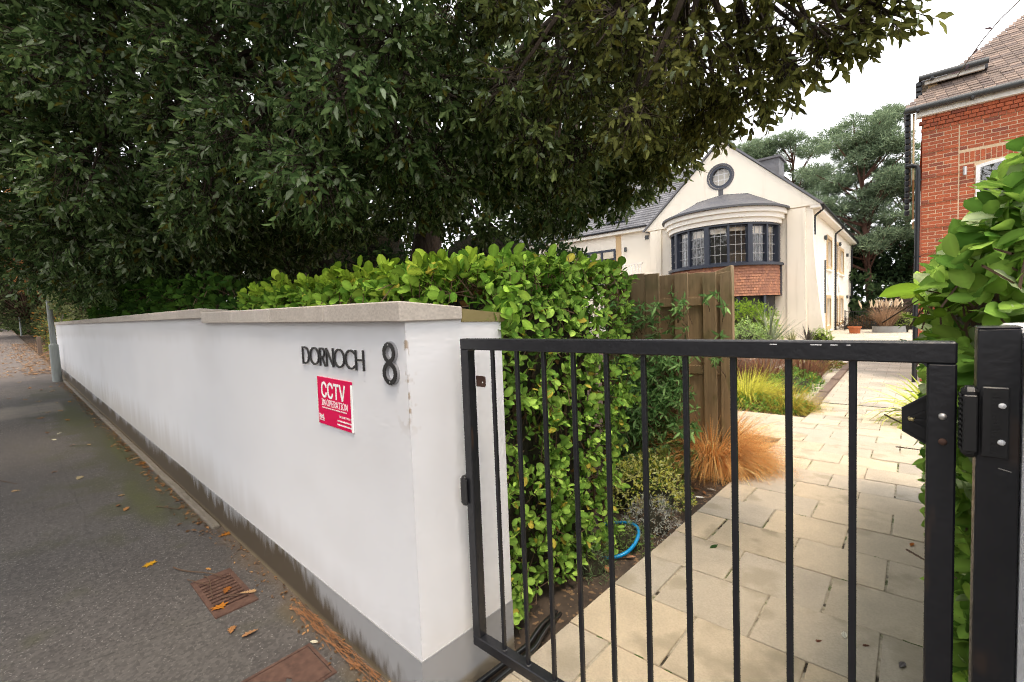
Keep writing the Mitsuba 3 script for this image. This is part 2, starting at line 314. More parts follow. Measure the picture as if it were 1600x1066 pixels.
# ------------------------------------------------------------------ boundary wall
wall = name_of('boundary_wall')
tag(wall, 'white rendered garden wall with grey painted base and stone coping beside the asphalt footway', 'wall')
XC, YF, XE, XS = -1.322, .93, -16.6, -3.62
def topR(x): return 1.434 - .0165 * (x + 1.32)
def topL(x): return 1.434 + .070 - .0122 * (x - XS) + .002
def wall_mesh():
    xs = np.r_[np.linspace(XC, XS, 24), np.linspace(XS - .001, XE, 60)]
    top = np.where(xs > XS - .0005, topR(xs), topL(xs) + 0)
    bot = pave(xs) - .2
    zs = np.linspace(0, 1, 14); v = []; n = len(zs)
    for x, t, b in zip(xs, top, bot):
        for s in zs:
            z = b + (t - b) * s
            v.append([x, YF + .0025 * (meshkit.noise(A(x * 2.1, 0, z * 2.1)) - .5) * (1 if x < XC - .01 else 0), z])
    m = len(xs); i, j = np.meshgrid(np.arange(m - 1), np.arange(n - 1), indexing='ij'); a = (i * n + j).ravel()
    f = np.vstack([np.stack([a, a + 1, a + n + 1], 1), np.stack([a, a + n + 1, a + n], 1)])
    front = (np.array(v), f)
    # pier return, tops and back
    ret = box(XC - .26, XC, YF + .0005, 1.42, -.25, 1.434)
    body = [(box(x1, x0, YF + .004, YF + .225, float(pave(x0)) - .2, float(min(t(x0), t(x1)))) ) for x0, x1, t in ((XC - .01, XS, topR), *[(XS - 2 * k, XS - 2 * k - 2 if k < 6 else XE, topL) for k in range(7)])]
    return cat_([front, ret] + body)
put(wall, wall_mesh(), 'white_render')
def plinth():
    xs = np.linspace(XC, XE, 60); v = []
    for x in xs:
        zt = .2 - .026 * (x - XC); 
        v += [[x, YF - .0045, float(pave(x)) - .2], [x, YF - .0045, zt], [x, YF + .003, zt]]
    f = []
    for i in range(len(xs) - 1):
        for k in (0, 1): a = 3 * i + k; f += [[a, a + 1, a + 4], [a, a + 4, a + 3]]
    r = box(XC - .001, XC + .0035, YF - .0045, 1.4215, -.25, .19)
    rv = r[0].copy(); rv[(rv[:, 2] > 0) & (rv[:, 1] < 1)] += [0, 0, .010]; rv[(rv[:, 2] > 0) & (rv[:, 1] > 1)] += [0, 0, -.008]
    return cat_([(np.array(v), np.array(f)), (rv, r[1])])
put(wall + '__plinth', plinth(), 'grey_render'); tag(wall + '__plinth', 'grey painted base of the wall with brown algae stains')
def cope(x0, x1, t, u, moss=0., th=.067, back=.26):
    v, f = box(x1 + .0025, x0 - .0025, YF - .028, YF + back, 0, th, .004)
    v = v.copy(); v[:, 2] += t(v[:, 0]) - .085 * np.clip(v[:, 1] - YF, 0, 1) * (v[:, 2] > th * .5)
    put(wall + '__coping_stone', (v, f), 'coping_stone', uv=cuv((v, f), u, moss))
jR = [XC + .016, -1.86, -2.44, -3.02, -3.48, XS + .006]
for i in range(5): cope(jR[i], jR[i + 1], topR, rng.random(), .1, th=.072)
x = XS
while x > XE + .1:
    w = .60 if rng.random() < .8 else .3
    cope(x, max(x - w, XE), topL, rng.random(), .12); x -= w
# the mossy coping stone on the back of the pier
v, f = box(XC - .28, XC + .005, YF + .262, 1.44, 0, 1, .002); v = v.copy(); hi = v[:, 2] > .5
v[:, 2] = np.where(hi, 1.5045 - .095 * (v[:, 1] - .90), 1.4325 - .030 * (v[:, 1] - .93))
put(wall + '__coping_stone', (v, f), 'coping_stone', uv=cuv((v, f), .4, .95)); tag(wall + '__coping_stone_%03d' % sum(k.startswith(wall + '__coping_stone_') for k in scene), 'mossy yellow coping stone at the back of the pier')
# kerb strip at the foot of the wall
ek = name_of('edging_strip'); tag(ek, 'narrow concrete edging strip along the foot of the white wall', 'kerb')
x = -3.58
while x > -14.6:
    w = .9; v, f = obox((x - w / 2, .893, float(pave(x - w / 2)) - .012 + rng.normal(0, .002)), (w - .006, .050, .07), ry=.024, rz=rng.normal(0, .004), b=.008)
    put(ek + '__edging', (v, f), 'edging_concrete'); x -= w

# white pier on the right of the gate
pr = name_of('gate_pier'); tag(pr, 'pale rendered gate pier right of the black gate post at the edge of the view', 'pier')
v, f = box(.1375, 1.6, .99, 1.40, -.3, 1.385, .006); put(pr, (v, f), 'white_render')
put(pr + '__plinth', box(.134, 1.6, .986, 1.404, -.3, .17, .002), 'grey_render')

# ------------------------------------------------------------------ lettering on the wall
nm = name_of('name_lettering'); tag(nm, 'thin black raised capitals reading DORNOCH on the white wall', 'lettering')
H, sw = .081, .0037
arc = lambda cx, cy, rx, ry, a0, a1: LineString([(cx + rx * math.cos(math.radians(a0 + (a1 - a0) * t / 28)), cy + ry * math.sin(math.radians(a0 + (a1 - a0) * t / 28))) for t in range(29)])
def strokes(*ls): return unary_union([(l if hasattr(l, 'buffer') else LineString(l)).buffer(sw, cap_style=2, join_style=1) for l in ls])
G = {'D': (strokes([(0, 0), (0, 1)], [(-.05, 1), (.22, 1)], [(-.05, 0), (.22, 0)]), .80), 'x': 0}
def glyph(c):
    h = H - 2 * sw
    if c == 'D': return strokes([(0, -sw), (0, h + sw)], [(0, h), (.026, h)], [(0, 0), (.026, 0)], arc(.026, h / 2, .036, h / 2, -90, 90)), .066
    if c == 'O': return strokes(arc(.041, h / 2, .041, h / 2, 0, 360)), .082
    if c == 'R': return strokes([(0, -sw), (0, h + sw)], [(0, h), (.022, h)], arc(.022, h * .75, .021, h * .25, -90, 90), [(0, h * .5), (.022, h * .5)], [(.016, h * .5), (.048, -sw)]), .050
    if c == 'N': return strokes([(0, -sw), (0, h + sw)], [(0, h + sw * .6), (.058, -sw * .6)], [(.058, -sw), (.058, h + sw)]), .058
    if c == 'C': return strokes(arc(.041, h / 2, .041, h / 2, 42, 318)), .070
    if c == 'H': return strokes([(0, -sw), (0, h + sw)], [(.056, -sw), (.056, h + sw)], [(0, h * .52), (.056, h * .52)]), .056
x = -2.128
gl = [glyph(c) for c in 'DORNOCH']; tot = sum(w for _, w in gl); gap = (.532 - tot) / 6
for s, w in gl:
    z = 1.2555 - .016 * (x + 2.13) + sw
    put(nm + '__letter', extr(affinity.translate(s, x, z), .006, XZ(YF - .004)), 'letter_black'); x += w + gap
n8 = name_of('house_number'); tag(n8, 'large black house number 8 with steel edges at the end of the white wall', 'house number')
ring = lambda cx, cz, rx, rz: Polygon([(cx + rx * math.cos(t), cz + rz * math.sin(t)) for t in np.linspace(0, 6.283, 40)[:-1]])
cx8, z8 = -1.4135, 1.2855
outer8 = unary_union([ring(cx8, z8 - .036, .0455, .0425), ring(cx8, z8 + .039, .0400, .0385)]).buffer(.002)
holes8 = unary_union([ring(cx8, z8 - .035, .0225, .0235), ring(cx8, z8 + .038, .0185, .0205)])
put(n8 + '__rim', extr(outer8.difference(holes8), .011, XZ(YF + .001)), 'letter_side')
put(n8 + '__face', extr(outer8.buffer(-.003).difference(holes8.buffer(.003)), .0025, XZ(YF - .0101)), 'letter_black')
for dz in (-.068, .068): put(n8 + '__screw', trimesh.creation.cylinder(.003, .003, sections=10, transform=trimesh.transformations.translation_matrix([cx8, YF - .0125, z8 + dz]) @ trimesh.transformations.rotation_matrix(math.pi / 2, [1, 0, 0])), 'bolt_metal')

# CCTV notice
cs = name_of('security_notice'); tag(cs, 'pinkish red rectangular notice with white CCTV lettering on the white wall', 'sign')
R0 = trimesh.transformations.rotation_matrix(math.radians(1.6), [0, 1, 0])[:3, :3]
sx0, sz0, SW, SH = -2.0025, .9895, .297, .2105
def onsign(v): 
    w = v - A(sx0 + SW / 2, 0, sz0 + SH / 2); return w @ R0.T + A(sx0 + SW / 2, 0, sz0 + SH / 2)
put(cs + '__panel', (onsign(box(sx0, sx0 + SW, YF - .006, YF - .0015, sz0, sz0 + SH)[0]), box(0, 1, 0, 1, 0, 1)[1]), 'sign_red')
v, f = box(sx0 + SW - .0085, sx0 + SW + .0006, YF - .0068, YF - .0012, sz0 + .001, sz0 + SH - .012); put(cs + '__edge_strip', (onsign(v), f), 'sign_white')
def text(s, x, z, h, wmax, bold=False, right=False):
    m = meshkit.text_mesh(s, 1.0, .001, bold); v = np.asarray(m.vertices).copy(); w = np.ptp(v[:, 0])
    v[:, 0] = (v[:, 0] - v[:, 0].min()) * wmax / w; v[:, 1] *= h
    X = np.stack([sx0 + SW * x + v[:, 0] - (wmax if right else 0), YF - .0062 - v[:, 2], sz0 + SH * z + v[:, 1]], 1)
    put(cs + '__lettering', (onsign(X), np.asarray(m.faces)), 'sign_white')
text('CCTV', .12, .585, .066, .212, True); text('IN OPERATION', .12, .405, .029, .226)
text('FOR THE PURPOSES OF SAFETY AND CRIME PREVENTION', .125, .350, .0050, .214)
text('Red.', .03, .115, .021, .047, True); text('security systems', .03, .075, .005, .047)
text('Tel: 01202 798 677', .975, .235, .0085, .102, False, True)
text('www.redsecuritysystems.co.uk', .975, .150, .0068, .118, True, True); text('info@redsecuritysystems.co.uk', .975, .070, .0068, .118, True, True)

# ------------------------------------------------------------------ gate
gt = name_of('metal_gate'); tag(gt, 'black painted steel garden gate with vertical square bars, standing shut across the path', 'gate')
gx0, gx1, gz0, gz1, gy = -1.255, .061, .184, 1.363, 1.12
put(gt + '__top_rail', box(gx0, gx1, gy, gy + .04, gz1 - .04, gz1, .003), 'gate_paint')
put(gt + '__bottom_rail', box(gx0, gx1, gy, gy + .04, gz0, gz0 + .04, .003), 'gate_paint')
put(gt + '__stile', box(gx0, gx0 + .0385, gy + .0004, gy + .0396, gz0 + .0395, gz1 - .0395, .003), 'gate_paint')
put(gt + '__stile', box(gx1 - .04, gx1, gy + .0004, gy + .0396, gz0 + .0395, gz1 - .0395, .003), 'gate_paint')
for x in np.linspace(-1.107, -.0895, 10):
    put(gt + '__bar', box(x - .0065, x + .0065, gy + .0135, gy + .0265, gz0 + .038, gz1 - .038, .0015), 'gate_paint')
    b = trimesh.creation.cone(.012, .006, sections=10); b.apply_translation([x, gy + .02, gz0 + .0395]); put(gt + '__weld', b, 'gate_paint')
for c in ((gx0 + .0385, 1), (gx1 - .04, -1)):                         # fillets of weld in the upper corners
    x, s = c; put(gt + '__weld', extr(Polygon([(x, gz1 - .0395), (x + s * .007, gz1 - .0395), (x, gz1 - .047)]), .036, XZ(gy + .038)), 'gate_paint')
lk = put(gt + '__latch', box(gx0 - .026, gx0 - .001, gy - .004, gy + .044, .727, .842, .006), 'black_plastic')
put(lk + '__latch_cover', box(gx0 - .021, gx0 + .014, gy - .010, gy - .0045, .738, .835, .002), 'black_plastic')
put(lk + '__bolt', box(gx0 - .040, gx0 - .0265, gy + .012, gy + .028, .772, .788, .002), 'bolt_metal')
tabp = Polygon([(-1.219, 1.182), (-1.178, 1.182), (-1.172, 1.188), (-1.172, 1.216), (-1.178, 1.222), (-1.219, 1.222)]).difference(Point(-1.187, 1.199).buffer(.0045))
put(gt + '__bracket', extr(tabp, .004, XZ(gy + .046)), 'rust_iron'); tag(gt + '__bracket', 'small rusty steel tab with a hole behind the stile')
pl = Polygon([(-.0145, 1.229), (.0225, 1.258), (.058, 1.262), (.058, 1.160), (.0225, 1.164), (-.0135, 1.186)])
cp = put(gt + '__closer_plate', extr(pl, .009, XZ(gy + .0505)), 'black_plastic')
for (a, b) in (((-.002, 1.212), (.021, 1.228)), ((-.002, 1.205), (.021, 1.192)), ((.004, 1.209), (.021, 1.210)), ((-.0135, 1.229), (.022, 1.257)), ((-.0125, 1.187), (.022, 1.165))):
    l = LineString([a, b]).buffer(.0022, cap_style=2); put(cp + '__rib', extr(l, .004, XZ(gy + .0412)), 'black_plastic')
def stud(key, x, y, z, r, m, t=.005):
    c = trimesh.creation.icosphere(2, r); c.apply_scale([1, t / r, 1]); c.apply_translation([x, y, z]); return put(key, c, m, smooth=True)
stud(gt + '__pivot_bolt', .0005, gy + .0415, 1.210, .0058, 'brass')
stud(gt + '__bolt', .0425, gy - .001, 1.2275, .0062, 'bolt_metal'); stud(gt + '__bolt', .0430, gy - .001, 1.181, .0062, 'rust_iron')
# scuffs of bare metal on the top rail
for x, w in ((-.235, .014), (-.16, .020), (-.125, .012), (-.098, .006)):
    put(gt + '__paint_chip', box(x, x + w, gy - .0006, gy + .001, gz1 - .0085, gz1 - .0068), 'sign_white')
# hinge and post
po = name_of('gate_post'); tag(po, 'square black steel post with a bolted hinge closer, right of the gate', 'post')
put(po + '__post', box(.0835, .1345, 1.098, 1.150, -.3, 1.387, .002), 'gate_paint')
put(po + '__cap', box(.0832, .1348, 1.0977, 1.1503, 1.3872, 1.3905, .001), 'gate_paint')
hb = put(po + '__hinge_plate', box(.0885, .1215, 1.0885, 1.0977, 1.170, 1.290, .002), 'black_plastic')
for z in np.arange(1.178, 1.284, .006): put(hb + '__rib', box(.1005, .1100, 1.0873, 1.0884, z, z + .003), 'black_plastic')
put(po + '__closer_body', box(.0650, .0882, 1.092, 1.128, 1.164, 1.287, .007), 'black_plastic')
for z in np.arange(1.180, 1.272, .009): put(po + '__closer_rib', box(.0622, .0646, 1.088, 1.120, z, z + .0045), 'black_plastic')
put(po + '__closer_rib', box(.0665, .0845, 1.0855, 1.0918, 1.176, 1.2745, .002), 'black_plastic')
stud(po + '__bolt', .1128, 1.0875, 1.2595, .0048, 'sign_white'); stud(po + '__bolt', .1125, 1.0875, 1.198, .0048, 'sign_white')
v, f = obox((.118, 1.0965, 1.150), (.016, .001, .0014), ry=.25); put(po + '__scratch', (v, f), 'bolt_metal')

# ------------------------------------------------------------------ drain, cover, lamp post, far posts
dg = name_of('drain_grate'); tag(dg, 'rusty iron drain grate sunk in the asphalt, with twigs and leaves on it', 'drain grate')
zg = lambda x: float(pave(x)) + .001
ddx, ddy = (-2.955, -2.515), (.592, .785)
dfr = Polygon([(ddx[0], ddy[0]), (ddx[1], ddy[0]), (ddx[1], ddy[1]), (ddx[0], ddy[1])])
inner = Polygon([(ddx[0] + .055, ddy[0] + .022), (ddx[1] - .050, ddy[0] + .022), (ddx[1] - .050, ddy[1] - .022), (ddx[0] + .055, ddy[1] - .022)])
tilt = lambda v: v + np.stack([0 * v[:, 0], 0 * v[:, 0], pave(v[:, 0]) - float(pave(-2.735))], 1)
v, f = extr(dfr.difference(inner), .076, XY(zg(-2.735) - .071)); put(dg + '__frame', (tilt(v), f), 'rust_iron')
v, f = extr(inner, .003, XY(zg(-2.735) - .075)); put(dg + '__sump', (tilt(v), f), 'black_void')
for x in np.linspace(ddx[0] + .066, ddx[1] - .062, 10):
    v, f = box(x - .0095, x + .0095, ddy[0] + .018, ddy[1] - .018, zg(x) - .022, zg(x) + .0035, .002); put(dg + '__bar', (v, f), 'rust_iron')
v, f = extr(dfr.buffer(-.008).difference(dfr.buffer(-.012)), .0012, XY(zg(-2.735) + .0048)); put(dg + '__rim', (tilt(v), f), 'rust_iron')
mc = name_of('inspection_cover'); tag(mc, 'reddish brown iron inspection cover with a keyhole at the foot of the picture', 'manhole cover')
mp = Polygon([(-2.0, .50), (-1.752, .50), (-1.752, .815), (-2.0, .815)]); kh = Point(-1.86, .668).buffer(.012).union(affinity.scale(Point(-1.86, .668).buffer(.010), 2.0, .7))
tl2 = lambda v: v + np.stack([0 * v[:, 0], 0 * v[:, 0], pave(v[:, 0]) - float(pave(-1.876))], 1)
v, f = extr(mp.difference(mp.buffer(-.013)), .012, XY(zg(-1.876) - .008)); put(mc + '__frame', (tl2(v), f), 'rust_iron')
v, f = extr(mp.buffer(-.017).difference(kh), .012, XY(zg(-1.876) - .0085)); put(mc + '__lid', (tl2(v), f), 'rust_iron')
v, f = extr(mp.buffer(-.002), .002, XY(zg(-1.876) - .018)); put(mc + '__sump', (tl2(v), f), 'black_void')
lp = name_of('lamp_post'); tag(lp, 'grey metal street lamp post with a wider base near the white wall end', 'lamp post')
LX, LY, LZ = -14.9, .785, float(pave(-14.9))
put(lp + '__base', tube([(LX, LY, LZ - .1), (LX, LY, LZ + .02), (LX, LY - .01, LZ + .84)], [.088, .085, .083], 20), 'post_grey', smooth=40)
put(lp + '__collar', tube([(LX, LY - .01, LZ + .84), (LX, LY - .01, LZ + .862), (LX, LY - .01, LZ + .885)], [.083, .078, .053], 20), 'post_grey', smooth=40)
put(lp + '__shaft', tube([(LX, LY - .01, LZ + .88), (LX, LY - .03, LZ + 3), (LX, LY - .06, LZ + 5.6)], [.052, .047, .038], 16), 'post_grey', smooth=40)
put(lp + '__lantern', obox((LX, LY - .5, LZ + 5.62), (.2, .62, .11), b=.03), 'post_grey')
v, f = box(LX + .055, LX + .0862, LY - .05, LY + .04, LZ + .28, LZ + .31); put(lp + '__door', (v, f), 'post_grey')
sp = name_of('marker_post'); tag(sp, 'short weathered yellow wooden post by the leafy verge beyond the wall', 'post')
put(sp, obox((-27.2, 1.0, float(pave(-27.2)) + .32), (.13, .13, .8), b=.015), 'edging_timber')
sp = name_of('white_post'); tag(sp, 'slim white post beside the footway in the far distance', 'post')
put(sp, tube([(-60, 1.15, float(pave(-60)) - .2), (-60, 1.15, float(pave(-60)) + 2.1)], .06, 10), 'post_grey')

# hoses
hs = name_of('garden_hose'); tag(hs, 'bright blue hose looping up from the soil beside the hedge', 'hose')
h0 = lambda y: float(path(y)) - .03
put(hs, tube(smooth_path([(-1.75, 2.80, h0(2.8) - .02), (-1.58, 2.86, h0(2.8) + .03), (-1.43, 2.81, h0(2.8) + .075), (-1.345, 2.70, h0(2.7) + .085), (-1.312, 2.58, h0(2.58) + .065), (-1.335, 2.47, h0(2.47) + .03), (-1.42, 2.41, h0(2.4) + .0), (-1.52, 2.40, h0(2.4) - .04)], 40), .0115, 10), 'hose_blue', smooth=True)
for i, (dx, dz) in enumerate(((0, .012), (.034, .010))):
    cb = name_of('black_cable'); tag(cb, ['shiny black cable nearest the wall at the foot of the hedge', 'shiny black cable nearest the path slabs at the foot of the hedge'][i], 'cable')
    yy = np.linspace(.98, 1.78, 16); put(cb, tube(smooth_path([(-1.272 + dx + .008 * math.sin(5 * y + i) - .25 * max(0, y - 1.45), y, float(path(y)) + dz - .004 - .25 * max(0, y - 1.6)) for y in yy], 40), .0115, 10), 'cable_black', smooth=True)

# ------------------------------------------------------------------ wooden screen fence
wf = name_of('wooden_fence'); tag(wf, 'weathered brown timber screen fence of upright boards with a climber on it', 'fence')
FY = 4.75; fz = float(soil(-1.8, FY))
fb = [(-2.725, -2.56, 0), (-2.61, -2.39, 1), (-2.39, -2.225, 0), (-2.223, -2.058, 0), (-2.115, -1.89, 1), (-1.896, -1.749, 0), (-1.80, -1.60, 1), (-1.603, -1.471, 0), (-1.437, -1.319, 0), (-2.32, -2.17, 1), (-1.53, -1.40, 1)]
for i, (a, b, back) in enumerate(fb):
    zt = 1.842 - .055 * (a + 2.22) / .9 + rng.normal(0, .004)
    yy = FY + .047 if back else FY
    v, f = box(a + .002, b - .002, yy, yy + .019, fz - .05, zt - (.015 if back else 0), .003); put(wf + '__board', (v, f), 'fence_wood', uv=cuv((v, f), rng.random()))
for z in (.15, .95, 1.66): v, f = box(-2.75, -1.33, FY + .0205, FY + .0455, fz + z, fz + z + .088, .003); put(wf + '__rail', (v, f), 'fence_wood', uv=cuv((v, f), rng.random()))
v, f = box(-1.515, -1.345, FY + .068, FY + .165, fz - .1, 1.80, .004); v = v.copy(); v[:, 2] += (v[:, 2] > 1.5) * (.03 + .35 * (v[:, 0] + 1.43)); put(wf + '__post', (v, f), 'fence_wood', uv=cuv((v, f), .2))
mat('lattice_grey', (.42, .42, .42), .5)

# ------------------------------------------------------------------ cream house at the back
ch = name_of('cream_house'); tag(ch, 'cream rendered gabled house with a round window and a curved bay, behind the garden', 'house')
HY, GZ = 27.5, -.32                                     # facade plane, ground
ax, az, hw, ez = -8.10, 10.74, 4.62, 6.42               # apex, half width, eaves height
xl, xr = -12.35, -3.86
F = XZ(HY + .3)
def circ(x, z, r, n=48): return Polygon([(x + r * math.cos(t), z + r * math.sin(t)) for t in np.linspace(0, 2 * math.pi, n + 1)[:-1]])
RX, RZ, RR = -8.155, 8.80, .70
lower = Polygon([(xl, GZ - .5), (xr, GZ - .5), (xr, 6.60), (xl, 6.60)])
put(ch, extr(lower, .3, F), 'cream_render')
sl = (az - ez) / hw
gab = Polygon([(ax - hw, ez), (ax + hw, ez), (ax, az)]).difference(circ(RX, RZ, RR - .08))
put(ch + '__gable', extr(gab, .42, F), 'cream_render')
verge = Polygon([(ax - hw - .06, ez - .02), (ax, az + .06), (ax + hw + .06, ez - .02), (ax + hw + .16, ez + .02), (ax, az + .20), (ax - hw - .16, ez + .02)])
put(ch + '__verge', extr(verge, .52, F), 'slate', uv=None) if False else None
vv = extr(verge, .50, F); put(ch + '__verge', vv, 'slate', uv=cuv(vv, .2))
# round window
rw = put(ch + '__round_window', extr(circ(RX, RZ, RR - .06).difference(circ(RX, RZ, RR - .22)), .30, XZ(HY + .20)), 'frame_navy', smooth=35)
put(rw + '__lead_ring', extr(circ(RX, RZ, RR + .03).difference(circ(RX, RZ, RR - .07)), .03, XZ(HY - .118)), 'lead', smooth=35)
put(rw + '__pane', extr(circ(RX, RZ, RR - .2), .002, XZ(HY + .05)), 'window_glass')
put(rw + '__curtain', extr(circ(RX, RZ, RR - .1), .02, XZ(HY + .30)), 'blind_pale')
for d in (-.16, .16):
    put(rw + '__glazing_bar', box(RX - .46, RX + .46, HY + .02, HY + .045, RZ + d - .012, RZ + d + .012), 'white_frame'); put(rw + '__glazing_bar', box(RX + d - .012, RX + d + .012, HY + .022, HY + .043, RZ - .46, RZ + .46), 'white_frame')
v, f = box(RX - .12, RX + .14, HY - .124, HY - .1205, RZ - 1.15, RZ - .72); put(ch + '__lead_apron', (v, f), 'lead')
# corner piers with battered feet
def pier(xa, xb, flare, s):
    pts = [(xa, GZ - .3), (xa + .02, 6.36), (xb, 6.36), (xb, 5.2)] + [(xb + flare * ((5.2 - z) / 5.5) ** 1.6, z) for z in np.linspace(5.0, GZ - .3, 14)]
    m = extr(Polygon(pts if s > 0 else [(2 * xa - 0 - (x - 0) + 0, z) for x, z in pts]), .62, XZ(HY + .5)); put(ch + '__pier', m, 'cream_render')
pier(-4.92, -4.10, .02, 1)
bt = [(-4.10, 6.30), (-3.80, 6.30)] + [(-3.80 + .52 * ((5.4 - z) / 5.7) ** 1.5 * (z < 5.4), z) for z in np.linspace(5.39, GZ - .3, 14)] + [(-4.10, GZ - .3)]
put(ch + '__buttress', extr(Polygon(bt), .5, XZ(HY + .48)), 'cream_render')
put(ch + '__pier', extr(Polygon([(-12.36, 6.36), (-11.66, 6.36), (-11.78, GZ - .3), (-12.55, GZ - .3)]), .62, XZ(HY + .5)), 'cream_render')
v = extr(Polygon([(ax + hw - .42, ez - .14), (ax + hw, ez - .14), (ax + hw, ez - .001), (ax + hw - .42, ez - .001)]), .40, F); put(ch + '__kneeler', v, 'cream_trim')
# side wall with stone framed windows
swn = [(33.0, 34.85, 3.70, 5.34), (37.0, 38.1, 3.70, 5.34), (39.3, 41.4, 3.66, 5.17), (32.6, 34.35, .07, 1.75), (36.9, 38.0, .07, 1.75), (39.3, 41.1, .10, 1.77)]
SX = -3.86
side = Polygon([(HY + .3, GZ - .5), (47.5, GZ - .5), (47.5, 6.4), (HY + .3, 6.4)])
for a, b, c, d in swn: side = side.difference(Polygon([(a, c), (b, c), (b, d), (a, d)]))
put(ch + '__side_wall', extr(side, .35, YZ(SX - .35)), 'cream_render')
put(ch + '__side_wall', box(xl, SX - .36, 46.9, 47.3, GZ - .4, 6.3), 'cream_render')
for a, b, c, d in swn:
    w = put(ch + '__window', box(SX - .33, SX - .28, a, b, c, d), 'interior_dark')
    fr = Polygon([(a - .16, c - .2), (b + .16, c - .2), (b + .16, d + .2), (a - .16, d + .2)]).difference(Polygon([(a, c), (b, c), (b, d), (a, d)]))
    put(w + '__stone_surround', extr(fr, .06, YZ(SX + .002)), 'bath_stone')
    put(w + '__pane', box(SX - .202, SX - .20, a, b, c, d), 'window_glass')
    put(w + '__frame', extr(Polygon([(a, c), (b, c), (b, d), (a, d)]).difference(Polygon([(a + .07, c + .07), (b - .07, c + .07), (b - .07, d - .07), (a + .07, d - .07)])), .05, YZ(SX - .245)), 'bath_stone')
    put(w + '__sill', box(SX + .0, SX + .14, a - .2, b + .2, c - .30, c - .203), 'cream_trim')
# eaves, gutter and pipes along the side
GX = ax + hw
put(ch + '__soffit', box(SX - .1, GX - .02, HY + .31, 47.6, 6.22, 6.30), 'cream_trim')
put(ch + '__fascia', box(GX - .02, GX + .02, HY + .2, 47.6, 6.20, 6.42), 'cream_trim')
put(ch + '__gutter', tube([(GX + .08, HY + .1, 6.40), (GX + .08, 47.7, 6.40)], .075, 10), 'dark_pipe', smooth=40)
for y, za, zb in ((27.95, 6.35, 5.0), (36.4, 6.35, GZ), (46.9, 6.35, GZ)):
    put(ch + '__downpipe', tube([(GX + .08, y, 6.37), (GX + .04, y, 6.22), (SX + .10, y, 5.95), (SX + .08, y, 5.75), (SX + .08, y, zb)], .055, 8), 'dark_pipe', smooth=40)
put(ch + '__downpipe', tube([(SX + .16, 31.0, 3.9), (SX + .16, 31.0, .9)], .045, 8), 'gutter_grey', smooth=40)
for y, z in ((31.9, 5.25), (38.7, 5.5), (43.5, 5.1), (43.5, 1.9)): put(ch + '__wall_lamp', obox((SX + .09, y, z), (.14, .18, .26), b=.03), 'gutter_grey')
for y in (33.4, 38.6): put(ch + '__vent_pipe', tube(smooth_path([(SX + .05, y, 2.2), (SX + .05, y, 3.0), (SX + .05, y + .25, 3.12), (SX + .05, y + .55, 3.08)], 12), .04, 6), 'white_frame')
# roofs laid in slate courses
def slates(p0, along, up, L, S, holder, name, u0=0, course=.28, wid=.5):
    along, up = norm(A(*along)), norm(A(*up)); nn = norm(np.cross(along, up)); nn = nn * np.sign(nn[2]); out = []
    n = int(S / course)
    for r in range(n):
        x = -wid * .5 * (r % 2)
        while x < L:
            a, b = max(x, 0) + .006, min(x + wid, L) - .006
            if b > a:
                o = A(*p0) + up * (r * course)
                q = [o + along * a + nn * .05, o + along * b + nn * .05, o + along * b + up * (course * 1.15) + nn * .02, o + along * a + up * (course * 1.15) + nn * .02]
                q2 = [w - nn * .018 for w in q[:2]]
                out.append(((np.array(q + q2), np.array([[0, 1, 2], [0, 2, 3], [4, 5, 1], [4, 1, 0]])), rng.random(), rng.random()))
            x += wid
    return out
def roof_plane(key, p0, along, up, L, S, m='slate'):
    along, up = norm(A(*along)), norm(A(*up)); o = A(*p0)
    q = np.array([o, o + along * L, o + along * L + up * S, o + up * S]); nn = norm(np.cross(along, up)); nn *= np.sign(nn[2])
    v = np.vstack([q, q - nn * .12]); f = np.array([[0, 1, 2], [0, 2, 3], [6, 5, 4], [7, 6, 4], [0, 4, 5], [0, 5, 1], [1, 5, 6], [1, 6, 2], [2, 6, 7], [2, 7, 3], [3, 7, 4], [3, 4, 0]])
    put(key, (v, f), m, uv=cuv((v, f), .3))
S_ = math.hypot(hw, az - ez)
roof_plane(ch + '__roof', (GX, HY - .05, ez + .03), (0, 1, 0), (-hw, 0, az - ez), 20.3, S_)
roof_plane(ch + '__roof', (ax - hw, HY - .05, ez + .03), (0, 1, 0), (hw, 0, az - ez), 20.3, S_)
pieces(ch, 'slate', slates((GX, HY - .05, ez + .03), (0, 1, 0), (-hw, 0, az - ez), 20.3, S_, ch, 'slate', course=.4, wid=.8), 'slate', 'slates', nmax=0)
# wing on the left
WY = 27.95
put(ch + '__wing', box(-26, -12.36, WY, WY + .3, GZ - .5, 6.75), 'cream_render')
put(ch + '__fascia', box(-26, -12.6, WY - .30, WY - .25, 6.60, 6.82), 'cream_trim'); put(ch + '__soffit', box(-26, -12.6, WY - .25, WY + .1, 6.60, 6.64), 'cream_trim')
put(ch + '__gutter', tube([(-26, WY - .38, 6.86), (-12.75, WY - .38, 6.86)], .07, 10), 'dark_pipe', smooth=40)
roof_plane(ch + '__roof', (-26, WY - .32, 6.84), (1, 0, 0), (0, 5.0, 4.5), 15.2, 6.73)
pieces(ch, 'slate', slates((-26, WY - .32, 6.84), (1, 0, 0), (0, 5.0, 4.5), 15.2, 6.7, ch, 'slate'), 'slate', 'slates', nmax=0)
roof_plane(ch + '__roof', (-26, WY + 9.7, 6.84), (1, 0, 0), (0, -5.0, 4.5), 15.2, 6.73)
put(ch + '__ridge', tube([(-26, WY + 4.7, 11.36), (-9.5, WY + 4.7, 11.36)], .12, 8), 'clay_tile', uv=np.tile([[.5, .3]], (16, 1)))
su = norm(A(0, 5, 4.5)); sn = norm(A(0, -4.5, 5))
